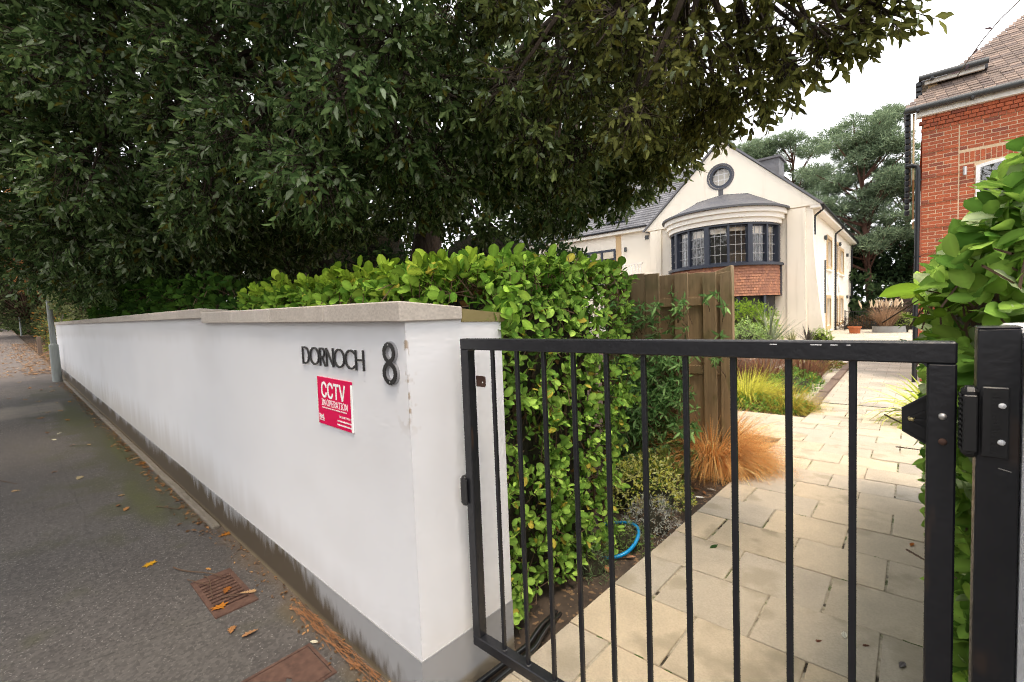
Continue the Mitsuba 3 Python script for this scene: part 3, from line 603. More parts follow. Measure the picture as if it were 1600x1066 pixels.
def on_roof(x0, x1, s0, s1, h0_, h1_):
    o = A(0, WY - .32, 6.84); q = [A(x, 0, 0) + o + su * s + sn * h for h in (h0_, h1_) for s in (s0, s1) for x in (x0, x1)]
    return np.array(q), np.array([[0, 2, 3], [0, 3, 1], [4, 5, 7], [4, 7, 6], [0, 1, 5], [0, 5, 4], [2, 6, 7], [2, 7, 3], [0, 4, 6], [0, 6, 2], [1, 3, 7], [1, 7, 5]])
sk = put(ch + '__skylight', on_roof(-15.9, -14.5, .9, 2.1, .0, .14), 'frame_navy'); put(sk + '__pane', on_roof(-15.8, -14.6, 1.0, 2.0, .141, .15), 'interior_dark')
ww = put(ch + '__window', box(-19.2, -15.1, WY - .02, WY - .001, 3.3, 5.70), 'interior_dark')
put(ww + '__frame', extr(unary_union([Polygon([(-19.2, 5.56), (-15.1, 5.56), (-15.1, 5.70), (-19.2, 5.70)])] + [Polygon([(x, 3.3), (x + .13, 3.3), (x + .13, 5.6), (x, 5.6)]) for x in (-19.2, -18.2, -17.2, -16.2, -15.23)]), .07, XZ(WY - .02)), 'frame_navy')
for x in (-19.07, -18.07, -17.07, -16.07): put(ww + '__pane', box(x, x + .84, WY - .05, WY - .048, 3.3, 5.56), 'window_glass'); put(ww + '__blind', box(x + .02, x + .82, WY - .04, WY - .035, 5.1, 5.54), 'blind_pale')
put(ch + '__stone_quoin', box(-15.06, -14.68, WY - .03, WY - .001, 3.2, 6.55), 'bath_stone')
put(ch + '__wall_lamp', obox((-14.34, WY - .08, 5.55), (.16, .14, .30), b=.03), 'gutter_grey'); put(ch + '__vent', box(-12.98, -12.72, WY - .02, WY - .001, 6.02, 6.28), 'gutter_grey')
put(ch + '__balcony', box(-16, -12.6, WY - 1.4, WY - .01, 2.9, 3.1), 'cream_trim')
for x in np.arange(-15.9, -12.5, .2): put(ch + '__balcony__baluster', box(x, x + .04, WY - 1.36, WY - 1.32, 3.1, 4.35), 'white_frame')
put(ch + '__balcony__rail', box(-16, -12.55, WY - 1.4, WY - 1.28, 4.35, 4.45), 'cream_trim')
# chimney
cm = put(ch + '__chimney', box(-6.62, -5.62, 29.2, 30.6, 8.1, 9.55), 'slate', uv=None) if False else None
v = box(-6.75, -5.65, 29.4, 30.8, 7.9, 9.72); cm = put(ch + '__chimney', v, 'slate', uv=cuv(v, .1)); v = box(-6.85, -5.55, 29.3, 30.9, 9.721, 9.84); put(cm + '__cap', v, 'slate', uv=cuv(v, .5))

# curved bay
BX, BY, BR = -8.04, 27.4, 2.70
pol = lambda r, a: (BX + r * math.sin(math.radians(a)), BY - r * math.cos(math.radians(a)))
def ringwall(r0, r1, z0, z1, a0=-90, a1=90, n=37):
    an = np.linspace(a0, a1, n); v = []
    for a in an:
        for r, z in ((r0, z0), (r1, z0), (r1, z1), (r0, z1)): v.append([*pol(r, a), z])
    f = []
    for i in range(n - 1):
        for k in range(4): a, b = 4 * i + k, 4 * i + (k + 1) % 4; f += [[a, b, b + 4], [a, b + 4, a + 4]]
    f += [[0, 1, 2], [0, 2, 3], [4 * n - 4, 4 * n - 2, 4 * n - 3], [4 * n - 4, 4 * n - 1, 4 * n - 2]]
    return np.array(v), np.array(f)
bw = put(ch + '__bay_window', ringwall(2.2, 2.3, 3.4, 6.0), 'interior_dark')
zs0, zs1 = 3.68, 5.60
put(bw + '__sill', ringwall(2.4, 2.98, zs0 - .14, zs0 - .001), 'frame_navy', smooth=35); put(bw + '__head', ringwall(2.5, 2.83, zs1 + .001, zs1 + .10), 'frame_navy', smooth=35)
posts = [-84, -63, -42, -21, 0, 21, 42, 63, 84]
def radial(r0, r1, a, w, z0, z1):
    p, q = A(*pol(r0, a)), A(*pol(r1, a)); t = norm(A(math.cos(math.radians(a)), math.sin(math.radians(a)))) * w / 2
    v = np.array([[*(c + s * t), z] for z in (z0, z1) for c in (p, q) for s in (-1, 1)]); return v, np.array([[0, 1, 3], [0, 3, 2], [4, 6, 7], [4, 7, 5], [0, 4, 5], [0, 5, 1], [2, 3, 7], [2, 7, 6], [0, 2, 6], [0, 6, 4], [1, 5, 7], [1, 7, 3]])
for i, a in enumerate(posts): put(bw + '__frame', radial(2.56, 2.85 if a % 42 == 0 else 2.80, a, .24 if a % 42 == 0 else .11, zs0, zs1), 'frame_navy')
for i, (a, b) in enumerate(zip(posts, posts[1:])):
    pa, pb = A(*pol(2.66, a)), A(*pol(2.66, b)); d = pb - pa
    put(bw + '__pane', (np.array([[*pa, zs0], [*pb, zs0], [*pb, zs1], [*pa, zs1]]), np.array([[0, 1, 2], [0, 2, 3]])), 'window_glass')
    lo, hi = A(*pol(2.67, a)), A(*pol(2.67, b))
    def bar(s0, s1, z0, z1):
        p, q = lo + (hi - lo) * s0, lo + (hi - lo) * s1; n2 = norm(A((hi - lo)[1], -(hi - lo)[0])) * .02
        v = np.array([[*(c + o), z] for z in (z0, z1) for c in (p, q) for o in (-n2, n2)]); return v, np.array([[0, 1, 3], [0, 3, 2], [4, 6, 7], [4, 7, 5], [0, 4, 5], [0, 5, 1], [2, 3, 7], [2, 7, 6], [0, 2, 6], [0, 6, 4], [1, 5, 7], [1, 7, 3]])
    for s in (.36, .64): put(bw + '__glazing_bar', bar(s - .008, s + .008, zs0, zs1), 'lattice_grey')
    for s in (.25, .5, .75): put(bw + '__glazing_bar', bar(0, 1, zs0 + (zs1 - zs0) * s - .010, zs0 + (zs1 - zs0) * s + .012), 'lattice_grey')
    put(bw + '__sash', bar(.0, 1, zs0 + .001, zs0 + .09), 'frame_navy'); put(bw + '__sash', bar(0, 1, zs1 - .08, zs1 - .001), 'frame_navy')
    put(bw + '__blind', ringwall(2.50, 2.52, zs1 - .42 + .08 * ((i * 7) % 3), zs1 - .01, a + 2, b - 2, 5), 'blind_pale')
for k, (r, z0, z1) in enumerate(((2.90, 5.701, 5.94), (3.02, 5.941, 6.18), (3.14, 6.181, 6.42))): put(bw + '__cornice', ringwall(2.5, r, z0, z1), 'cream_trim', smooth=35)
an = np.linspace(-90, 90, 37); v = []
prof = [(-11.25, 6.58), (-9.45, 7.60), (-8.05, 7.78), (-6.75, 7.60), (-4.92, 6.58)]
for a in an:
    x, y = pol(3.27, a); v.append([x, y, 6.43]); v.append([x, y, 6.52])
    tx = BX + 3.2 * math.sin(math.radians(a)); tz = np.interp(tx, [p[0] for p in prof], [p[1] for p in prof]); v.append([.25 * x + .75 * np.clip(tx, -11.2, -4.9), HY - .13, tz])
f = []
for i in range(36):
    for k in (0, 1): a = 3 * i + k; f += [[a, a + 3, a + 4], [a, a + 4, a + 1]]
put(bw + '__lead_roof', (np.array(v), np.array(f)), 'lead')
put(bw + '__roof_edge', ringwall(2.5, 3.28, 6.421, 6.47), 'lead', smooth=35)
fl = extr(Polygon(prof + [(p[0] * .93 + BX * .07, p[1] - .28) for p in prof[::-1]]), .06, XZ(HY - .121)); put(bw + '__flashing', fl, 'lead')
# tile hanging below the sill
put(ch + '__tile_backing', ringwall(2.3, 2.78, 2.02, zs0 - .145), 'hung_tile', uv=np.tile([[.1, .5]], (148, 1)))
tiles = []
for r in range(11):
    z = 2.0 + r * .14; da = 3.55
    a = -90 + (da / 2 if r % 2 else 0)
    while a < 90 - .1:
        p, q = pol(2.84, a + .12), pol(2.84, a + da - .12); p2, q2 = pol(2.79, a + .12), pol(2.79, a + da - .12)
        tiles.append(((np.array([[*p, z], [*q, z], [*q2, z + .2], [*p2, z + .2], [*p2, z], [*q2, z]]), np.array([[0, 1, 2], [0, 2, 3], [4, 5, 1], [4, 1, 0]])), rng.random(), rng.random())); a += da
pieces(ch, 'hanging_tile', tiles, 'hung_tile', 'hanging_tiles', nmax=0)
put(ch + '__tile_edge', radial(2.4, 2.9, 88.5, .12, 1.95, zs0 - .145), 'lead'); put(ch + '__bay_base', ringwall(2.3, 2.62, GZ - .3, .9), 'cream_render')
gw = put(ch + '__window', ringwall(2.50, 2.56, .901, 2.0), 'interior_dark')
for a in (-60, -30, 0, 30, 60): put(gw + '__frame', radial(2.5, 2.75, a, .16, .9, 2.0), 'frame_navy')

# ------------------------------------------------------------------ brick house on the right
bh = name_of('brick_house'); tag(bh, 'red brick house with a brown clay tiled roof and a black corner downpipe', 'house')
QY, QX, QZ = 13.2, .128, 5.08                          # facade plane, corner, underside of the eaves moulding
put(bh, box(QX + .004, 8, QY + .0035, QY + .30, -.6, QZ + .3), 'brick_mortar')
put(bh + '__side_wall', box(QX + .006, QX + .3, QY + .301, 22, -.6, QZ + .3), 'brick_mortar')
bricks = []; wx0, wx1, wz0, wz1 = .935, 2.15, 2.4, 4.20
def brick(xa, xb, za, zb, dy=0.0, dark=None):
    bricks.append((box(xa, xb, QY - dy + rng.normal(0, .001), QY + .06, za, zb, .003), rng.random(), rng.random() if dark is None else dark))
nc = int((QZ + .35) / .075) + 5
for r in range(nc):
    z = QZ - .10 - .075 * (r + 1)
    if z < -.45: break
    proud = .014 if r % 7 == 5 else 0
    xs_ = [QX] + ([QX + .1125, QX + .3375] if r % 2 else [QX + .225, QX + .45])
    for a, b in zip(xs_, xs_[1:] + [QX + .5625 if not r % 2 else QX + .5625]):
        if b - a > .03: brick(a + .0, b - .010, z, z + .065, proud)
    x = QX + .5725 + (0 if r % 2 else -.1125)
    while x < 7.9:
        a, b = max(x, QX + .5725), x + .215
        ok = not (b > wx0 - .01 and a < wx1 + .01 and z + .065 > wz0 and z < wz1 + .0) and not (z + .06 > 4.17 and z < 4.40 and b > .645 and a < 2.45)
        if ok and b - a > .03: brick(a, b, z, z + .065)
        elif b - a > .03 and not (z + .06 > 4.17 and z < 4.40):
            if a < wx0 - .04 and b > wx0: brick(a, wx0 - .008, z, z + .065)
            if b > wx1 + .04 and a < wx1: brick(wx1 + .008, b, z, z + .065)
        x += .225
x = .70
i = 0
while x < 2.45:
    for (za, zb) in (((4.185, 4.29), (4.30, 4.395)) if i % 2 else ((4.185, 4.235), (4.245, 4.395))): brick(x, x + .065, za, zb, .003)
    x += .075; i += 1
for k, (dz, dy) in enumerate(((-.10, .018), (-.025, .036), (.05, .052), (.125, .066))):
    x = QX - dy + (.055 if k % 2 else 0)
    while x < 7.9:
        w = .1025 if k < 3 else .215; brick(x, x + w, QZ + dz, QZ + dz + .065, dy + (.012 if (k == 1 and int((x + 9) / .1125) % 2) else 0)); x += w + .01
pieces(bh, 'brick', bricks, 'red_brick', 'bricks', nmax=300, key=lambda v: (abs(v[0][:, 0].mean() - .75) if False else v[0][:, 0].mean()) + (3 if v[0][:, 2].mean() < .9 else 0))
sb = []
for r in range(70):
    z = QZ + .2 - .075 * (r + 1); y = QY + .0 + (.1125 if r % 2 else 0.0)
    while y < 21.5: sb.append((box(QX - .001, QX + .05, max(y, QY + .061), y + .215, z, z + .065), rng.random(), rng.random())); y += .225
pieces(bh, 'brick', sb, 'red_brick', 'side_bricks', nmax=0)
put(bh + '__fascia', box(QX - .10, 8, QY - .135, QY - .10, QZ + .20, QZ + .33), 'cream_trim'); put(bh + '__soffit', box(QX - .1, 8, QY - .0995, QY + .01, QZ + .191, QZ + .199), 'cream_trim')
gt2 = put(bh + '__gutter', tube([(QX - .28, QY - .20, QZ + .36), (8, QY - .20, QZ + .36)], .062, 14), 'gutter_grey', smooth=40)
for x in (.03, .83, 1.8): put(gt2 + '__bracket', box(x, x + .05, QY - .27, QY - .125, QZ + .285, QZ + .33, .005), 'dark_pipe')
put(bh + '__fascia', box(QX - .15, QX - .12, QY - .1, 22, 4.0, QZ + .30), 'bath_stone')
put(bh + '__side_gutter', tube([(QX - .24, QY - .22, QZ + .33), (QX - .24, QY + 8, QZ + .33)], .06, 12), 'dark_pipe', smooth=40)
# tile hung flank with projecting roll tiles
for k in range(17): put(bh + '__side_tile', obox((QX - .235, QY - .02 + .004 * k, QZ + .26 - .125 * k), (.085, .22, .118), rx=.12, b=.02), 'dark_pipe')
put(bh + '__downpipe', tube([(QX - .235, QY - .10, 4.30), (QX - .15, QY - .12, 4.30), (QX - .075, QY - .12, 4.27), (QX - .06, QY - .12, 4.18), (QX - .07, QY - .12, 2.0), (QX - .085, QY - .12, -.4)], .045, 12), 'dark_pipe', smooth=40)
for z in (3.95, 2.35, .9): put(bh + '__downpipe__clip', box(QX - .12, QX - .005, QY - .16, QY - .08, z, z + .035), 'dark_pipe')
put(bh + '__overflow', box(QX - .032, QX - .012, QY - .03, QY + .02, 3.45, 3.75), 'cream_trim')
# roof
rp, ru = A(QX - .27, QY - .20, QZ + .40), norm(A(0, 1, .95)); rn = norm(A(0, -.95, 1))
q = np.array([rp, rp + A(8.2, 0, 0), rp + A(8.2, 0, 0) + ru * 6.5, rp + A(4.3, 0, 0) + ru * 6.5]) - rn * .03
put(bh + '__roof', (np.vstack([q, q - rn * .1]), np.array([[0, 1, 2], [0, 2, 3], [4, 6, 5], [4, 7, 6], [0, 4, 5], [0, 5, 1], [0, 3, 7], [0, 7, 4], [2, 6, 7], [2, 7, 3]])), 'clay_tile', uv=cuv(np.zeros((8, 3)), .2) if False else np.tile([[.2, .3]], (8, 1)))
tl = []
for r in range(62):
    s = r * .1; x = s * .66 + (.0825 if r % 2 else 0) - .0
    edge = s * .66
    x = edge - (.08 if r % 2 else 0)
    while x < 3.6:
        a, b = max(x, edge) + .003, x + .162
        if b - a > .03:
            o = rp + ru * s; l = rng.normal(0, .003)
            P4 = [o + A(a, 0, 0) + rn * (.020 + l), o + A(b, 0, 0) + rn * (.020 + l), o + A(b, 0, 0) + ru * .16 + rn * .004, o + A(a, 0, 0) + ru * .16 + rn * .004, o + A(a, 0, 0) + rn * (.006 + l), o + A(b, 0, 0) + rn * (.006 + l)]
            tl.append(((np.array(P4), np.array([[0, 1, 2], [0, 2, 3], [4, 5, 1], [4, 1, 0]])), rng.random(), rng.random()))
        x += .165
pieces(bh, 'roof_tile', tl, 'clay_tile', 'roof_tiles', nmax=300)
# dormer at the corner
dm = put(bh + '__dormer', box(.22, .36, QY + .30, QY + .50, QZ + .5, 6.02), 'bath_stone')
put(dm + '__cheek', box(.361, 1.0, QY + .42, QY + .60, QZ + .6, 6.02), 'lead')
put(dm + '__fascia', box(.16, 1.05, QY + .20, QY + .26, 6.02, 6.10), 'cream_trim'); put(dm + '__roof', box(.10, 1.1, QY + .26, QY + 1.2, 6.05, 6.13), 'lead')
put(dm + '__gutter', tube([(.06, QY + .14, 6.15), (1.1, QY + .14, 6.15)], .058, 12), 'gutter_grey', smooth=40); put(dm + '__gutter_bracket', box(.25, .30, QY + .07, QY + .2, 6.07, 6.12), 'dark_pipe')
for k in range(5): put(dm + '__edge_tile', obox((.07, QY + .26, 6.05 - .11 * k), (.10, .22, .105), b=.02), 'dark_pipe')
# window and lamp
fw = Polygon([(wx0, wz0), (wx1, wz0)] + [(x, 4.09 + .075 * (1 - ((x - (wx0 + wx1) / 2) / ((wx1 - wx0) / 2)) ** 2)) for x in np.linspace(wx1, wx0, 14)])
w = put(bh + '__window', extr(fw.difference(fw.buffer(-.062)), .06, XZ(QY + .03)), 'white_frame')
put(w + '__pane', extr(fw.buffer(-.05), .002, XZ(QY - .010)), 'window_glass'); put(w + '__room', extr(fw.buffer(-.01), .004, XZ(QY + .002)), 'interior_dark')
for z in (2.95, 3.5): put(w + '__glazing_bar', box(wx0 + .05, wx1 - .05, QY - .024, QY - .013, z, z + .03), 'white_frame')
put(w + '__mullion', box(1.52, 1.58, QY - .028, QY - .0125, wz0 + .06, 4.10), 'white_frame')
lm = name_of('wall_lamp'); lmk = put(bh + '__wall_lamp', tube([(.773, QY - .07, 3.93), (.773, QY - .07, 4.10)], .032, 14), 'bolt_metal', smooth=40); put(lmk + '__bracket', box(.755, .79, QY - .045, QY - .001, 3.98, 4.05), 'bolt_metal')

# ------------------------------------------------------------------ yard furniture
pt = name_of('flower_pot'); tag(pt, 'orange terracotta flower pot at the far corner of the cream house', 'flower pot')
pz = GZ + .004
prof_ = [(.0, 0), (.235, 0), (.245, .02), (.285, .30), (.325, .31), (.325, .40), (.295, .40), (.285, .34), (0, .33)]
m = trimesh.creation.revolve(np.array(prof_), sections=32); m.apply_translation([-2.45, 32.2, pz]); put(pt + '__pot', m, 'terracotta', smooth=40)
m = trimesh.creation.cylinder(.285, .02, sections=24); m.apply_translation([-2.45, 32.2, pz + .345]); put(pt + '__soil', m, 'soil')
pn = name_of('metal_planter'); tag(pn, 'long galvanised metal planter holding tall dry grasses in the yard', 'planter')
m = trimesh.creation.revolve(np.array([(0, 0), (.74, 0), (.75, .05), (.75, .34), (.77, .36), (.72, .36), (.70, .30), (0, .29)]), sections=32); m.apply_scale([1, .5, 1]); m.apply_translation([-.98, 33.2, pz]); put(pn + '__trough', m, 'galvanised', smooth=40)
rl = name_of('railing'); tag(rl, 'dark iron railing across the back of the yard', 'railing')
put(rl + '__rail', box(-3.2, 3, 35.5, 35.54, GZ + 1.18, GZ + 1.22), 'dark_pipe'); put(rl + '__rail', box(-3.2, 3, 35.5, 35.54, GZ + .10, GZ + .14), 'dark_pipe')
for x in np.arange(-3.15, 1.2, .125): put(rl + '__bar', box(x, x + .018, 35.51, 35.53, GZ + .14, GZ + 1.18), 'dark_pipe')
for x in (-3.2, -1.7, -.2, 1.3): put(rl + '__post', box(x - .03, x + .03, 35.49, 35.55, GZ, GZ + 1.3), 'dark_pipe')
be = name_of('bed_edging'); tag(be, 'brown timber edging between the far flower bed and the paved path', 'edging')
for y in np.arange(9.0, 17.9, 1.8):
    v, f = box(-1.40, -1.245, y, y + 1.79, -.6, float(path(y + .9)) + .05, .01); put(be + '__board', (v, f), 'edging_timber')

# ------------------------------------------------------------------ foliage helpers
def leaf_tpl(L=1., W=.55, n=3, fold=.22, curl=.25, wav=0., pet=.08, blunt=.7):
    """a leaf along +x, blade normal +z: midrib and two edges"""
    t = np.linspace(0, 1, n + 2)[1:-1]; v = [[0, 0, 0]]; rib = [1]
    for i, s in enumerate(t):
        w = W / 2 * math.sin(math.pi * s ** blunt) ** .8; x = pet + (L - pet) * s; z = -curl * s * s * L
        ww = wav * (1 if i % 2 else -1)
        for k in (-1, 0, 1): v.append([x, k * w * (1 + ww * k * .5), z + abs(k) * fold * w]); rib.append(k == 0)
    v.append([L, 0, -curl * L]); rib.append(1); f = [[0, 2, 1], [0, 3, 2]]
    for i in range(n - 1):
        a = 1 + 3 * i; b = a + 3; f += [[a, a + 1, b + 1], [a, b + 1, b], [a + 1, a + 2, b + 2], [a + 1, b + 2, b + 1]]
    a = 1 + 3 * (n - 1); e = len(v) - 1; f += [[a, a + 1, e], [a + 1, a + 2, e]]
    f = [[q[0], q[2], q[1]] for q in f]
    return np.array(v, float), np.array(f), np.array(rib, float)
def blade_tpl(n=5, W=.03, bend=.9):
    """a grass blade along +x bending to -z, length 1"""
    t = np.linspace(0, 1, n + 1); a = bend * t; x = np.r_[0, np.cumsum(np.cos((a[1:] + a[:-1]) / 2))] / n; z = -np.r_[0, np.cumsum(np.sin((a[1:] + a[:-1]) / 2))] / n
    v, f = [], []
    for i in range(n + 1):
        w = W * (1 - t[i] ** 2) * .5 + .0004; v += [[x[i], -w, z[i]], [x[i], w, z[i]]]
    for i in range(n): q = 2 * i; f += [[q, q + 1, q + 3], [q, q + 3, q + 2]]
    return np.array(v), np.array(f), np.zeros(len(v))
class Foliage:
    def __init__(self, seed): self.b = []; self.rng = np.random.default_rng(seed)
    def add(self, tpl, P, D, N, S, C):
        P, D, N, C = (np.asarray(x, float) for x in (P, D, N, C)); S = np.broadcast_to(S, (len(P),)).astype(float)
        x = norm(D); z = norm(N - x * (x * N).sum(1, keepdims=True)); y = np.cross(z, x)
        V = P[:, None] + S[:, None, None] * (tpl[0][None, :, :1] * x[:, None] + tpl[0][None, :, 1:2] * y[:, None] + tpl[0][None, :, 2:] * z[:, None])
        K = np.clip(C[:, None] * (1 + .55 * tpl[2][None, :, None]), 0, .95)
        self.b.append((V, K, tpl[1]))
    def emit(self, holder, part, rest, bsdf, nparts=0, pick=None):
        if nparts:
            d = np.concatenate([((lambda c: np.linalg.norm(c - CAM, axis=1) if pick is None else pick(c))(V.mean(1))) for V, _, _ in self.b])
            lim = np.sort(d)[min(nparts, len(d)) - 1]; i0 = 0; keep = []
            for V, K, F_ in self.b:
                dd = d[i0:i0 + len(V)]; i0 += len(V); near = dd <= lim
                for v, k in zip(V[near], K[near]): put(f'{holder}__{part}', (v, F_), bsdf, smooth=True, color=k)
                keep.append((V[~near], K[~near], F_))
            self.b = keep
        vs, fs, cs, n = [], [], [], 0
        for V, K, F_ in self.b:
            if not len(V): continue
            vs.append(V.reshape(-1, 3)); cs.append(K.reshape(-1, 3)); m = V.shape[1]
            fs.append((F_[None] + (np.arange(len(V)) * m)[:, None, None]).reshape(-1, 3) + n); n += len(vs[-1])
        if vs:
            k = put(f'{holder}__{rest}' if rest else holder, (np.vstack(vs), np.vstack(fs)), bsdf, smooth=True, color=np.vstack(cs))
            if rest: tag(k, None, None, None, 'stuff')
            return k
def tint(rng, n, a, b, spread=.25, odd=None, podd=0.):
    t = rng.random((n, 1)) ** 1.2; c = A(*a) * (1 - t) + A(*b) * t
    c = c * (1 + spread * rng.normal(0, 1, (n, 1))).clip(.35, 1.9)
    if odd is not None: m = rng.random(n) < podd; c[m] = A(*odd) * (.6 + .8 * rng.random((m.sum(), 1)))
    return c.clip(.004, .9)
def rand_dir(rng, n): return norm(rng.normal(0, 1, (n, 3)))
def sprays(rng, B, D, L, k, lean=(.95, .45), up=.55):
    """leaves set spirally along twigs: base B, direction D, length L, k leaves each; returns positions, directions, normals, twig index"""
    n = len(B); D = norm(D); L = np.broadcast_to(L, (n,)); ref = np.where(np.abs(D[:, 2:]) < .9, A(0, 0, 1), A(1, 0, 0)); a = norm(np.cross(D, ref)); b = np.cross(D, a)
    ph = rng.uniform(0, 6.28, n); P, Q, N = [], [], []
    for j in range(k):
        s = .25 + .75 * (j / max(k - 1, 1)) ** .8; g = ph + 2.4 * j + rng.normal(0, .3, n); an = lean[0] + (lean[1] - lean[0]) * s + rng.normal(0, .15, n)
        r = np.cos(g)[:, None] * a + np.sin(g)[:, None] * b
        q = D * np.cos(an)[:, None] + r * np.sin(an)[:, None]
        P.append(B + D * (L * s)[:, None] + rng.normal(0, .004, (n, 3))); Q.append(q + A(0, 0, -.12)); N.append(norm(D * np.sin(an)[:, None] - r * np.cos(an)[:, None] + A(0, 0, up) + rng.normal(0, .35, (n, 3))))
    return np.concatenate(P), np.concatenate(Q), np.concatenate(N), np.tile(np.arange(n), k)
def face_pts(rng, n, o, u, v, bump=.05, seed=0):
    o, u, v = A(*o), A(*u), A(*v); st = rng.random((n, 2)); p = o + st[:, :1] * u + st[:, 1:] * v; nn = norm(np.cross(u, v))
    return p + nn * (bump * 2 * (meshkit.fbm(p * 4.5 + seed, 3) - .5))[:, None], np.tile(nn, (n, 1))
CUT = lambda q, f: q[f]

# ------------------------------------------------------------------ broadleaf hedges
G_OLD, G_NEW = (.085, .185, .025), (.285, .44, .065)
def oval_tpl(W=.66, n=5, fold=.12, curl=.15, pet=.10, wav=0.):
    t = np.linspace(0, 1, n + 2)[1:-1]; v = [[0, 0, 0]]; rib = [1]
    for i, s in enumerate(t):
        w = W / 2 * math.sqrt(max(0, 1 - (2 * s ** .88 - 1) ** 2)); x = pet + (1 - pet) * s; ww = wav * (1 if i % 2 else -1)
        for k in (-1, 0, 1): v.append([x, k * w, -curl * s * s + abs(k) * fold * w * (1 + ww)]); rib.append(.8 * (k == 0))
    v.append([1.0, 0, -curl]); rib.append(.8); f = [[0, 1, 2], [0, 2, 3]]
    for i in range(n - 1):
        a = 1 + 3 * i; b = a + 3; f += [[a, b + 1, a + 1], [a, b, b + 1], [a + 1, b + 2, a + 2], [a + 1, b + 1, b + 2]]
    a = 1 + 3 * (n - 1); e = len(v) - 1; f += [[a, e, a + 1], [a + 1, e, a + 2]]
    return np.array(v, float), np.array(f), np.array(rib, float)
tG = [oval_tpl(W=w_, fold=f_, curl=c_, wav=v_) for w_, f_, c_, v_ in ((.66, .10, .10, .5), (.60, .22, .22, .0), (.72, .06, .05, .9), (.56, .16, .3, .4))]
tG_old = [leaf_tpl(W=.62, n=3, fold=.16, curl=c, wav=w, blunt=.85) for c, w in ((.12, .15), (.28, .0), (.05, .3), (.2, .25))]
HK = lambda p: (p[:, 1] < 2.46 + .36 * np.clip(p[:, 2] / .8, 0, 1)) | (p[:, 0] < -1.9)
def hedge_leaves(fo, faces, size, dens, k=5, seed=0, c0=G_OLD, c1=G_NEW, odd=None, podd=0, inner=True, tw=None, keep=None, depth=.05):
    rng = fo.rng; P0, P1 = [], []
    for (o, u, v, dm) in faces:
        area = np.linalg.norm(np.cross(A(*u), A(*v))); n = max(3, int(area * dens * dm / k))
        p, nn = face_pts(rng, n, o, u, v, .055, seed)
        if keep is not None: m = keep(p); p, nn = p[m], nn[m]
        n = len(p); d = norm(nn * .65 + A(0, 0, .55) + .55 * rng.normal(0, 1, (n, 3))); L = rng.uniform(.07, .15, n) * size / .065
        b = p - d * (L * .75)[:, None] - nn * (rng.random(n) ** 2 * depth)[:, None]
        q = sprays(rng, b, d, L, k, (1.15, .5), .5); m = len(q[0]); sz = size * rng.choice([.55, .75, .9, 1.0, 1.15, 1.3], m)
        col = tint(rng, m, c0, c1, .20, odd, podd); w = rng.integers(0, 4, m)
        N_ = norm(q[2] + nn[q[3]] * .7)
        for i in range(4): s = w == i; fo.add(tG[i], q[0][s], q[1][s], N_[s], sz[s], col[s])
        P0.append(b - d * .05); P1.append(b + d * L[:, None])
        if inner:
            n2 = int(area * dens * .35); p, nn = face_pts(rng, n2, o, u, v, .05, seed); 
            if keep is not None: m = keep(p); p, nn = p[m], nn[m]
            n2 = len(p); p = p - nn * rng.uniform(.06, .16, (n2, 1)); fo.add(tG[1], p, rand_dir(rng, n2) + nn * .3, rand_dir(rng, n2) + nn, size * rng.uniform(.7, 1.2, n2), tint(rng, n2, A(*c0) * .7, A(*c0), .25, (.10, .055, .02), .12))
    return np.vstack(P0), np.vstack(P1)
hd = name_of('hedge'); tag(hd, 'clipped bright green hedge behind the white wall and down the left side of the path', 'hedge')
fo = Foliage(11)
hx0, hx1, hy0, hy1, hz = -3.85, -1.40, 1.19, 2.84, 1.625
hb_ = lambda y: float(path(y)) + .02
P0, P1 = hedge_leaves(fo, [
    ((-1.95, hy0 + .3, 1.715), (hx1 + 1.95, 0, 0), (0, 1.33, 0), 1.3), ((-1.95, hy0, hz), (hx1 + 1.95, 0, 0), (0, .35, .05), 1.2), ((-3.75, hy0, hz), (1.85, 0, 0), (0, .95, 0), 1.1),
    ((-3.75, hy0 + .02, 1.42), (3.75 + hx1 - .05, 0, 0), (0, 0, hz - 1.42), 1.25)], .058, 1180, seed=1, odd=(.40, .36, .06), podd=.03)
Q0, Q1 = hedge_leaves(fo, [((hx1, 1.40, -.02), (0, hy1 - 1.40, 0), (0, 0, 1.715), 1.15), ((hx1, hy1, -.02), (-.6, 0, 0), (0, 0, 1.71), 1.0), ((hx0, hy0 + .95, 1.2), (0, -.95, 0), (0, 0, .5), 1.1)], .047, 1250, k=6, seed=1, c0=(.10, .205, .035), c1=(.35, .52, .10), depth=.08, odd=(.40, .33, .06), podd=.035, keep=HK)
n = 10; q = sprays(fo.rng, np.c_[fo.rng.uniform(-1.42, -1.36, n), fo.rng.uniform(1.44, 1.60, n), fo.rng.uniform(1.40, 1.60, n)], np.c_[fo.rng.uniform(.1, .8, n), fo.rng.normal(0, .4, n) - .2, fo.rng.normal(-.1, .4, n)], .13, 5)
fo.add(tG[0], *q[:3], .062 * fo.rng.uniform(.7, 1.2, len(q[0])), tint(fo.rng, len(q[0]), G_OLD, G_NEW))
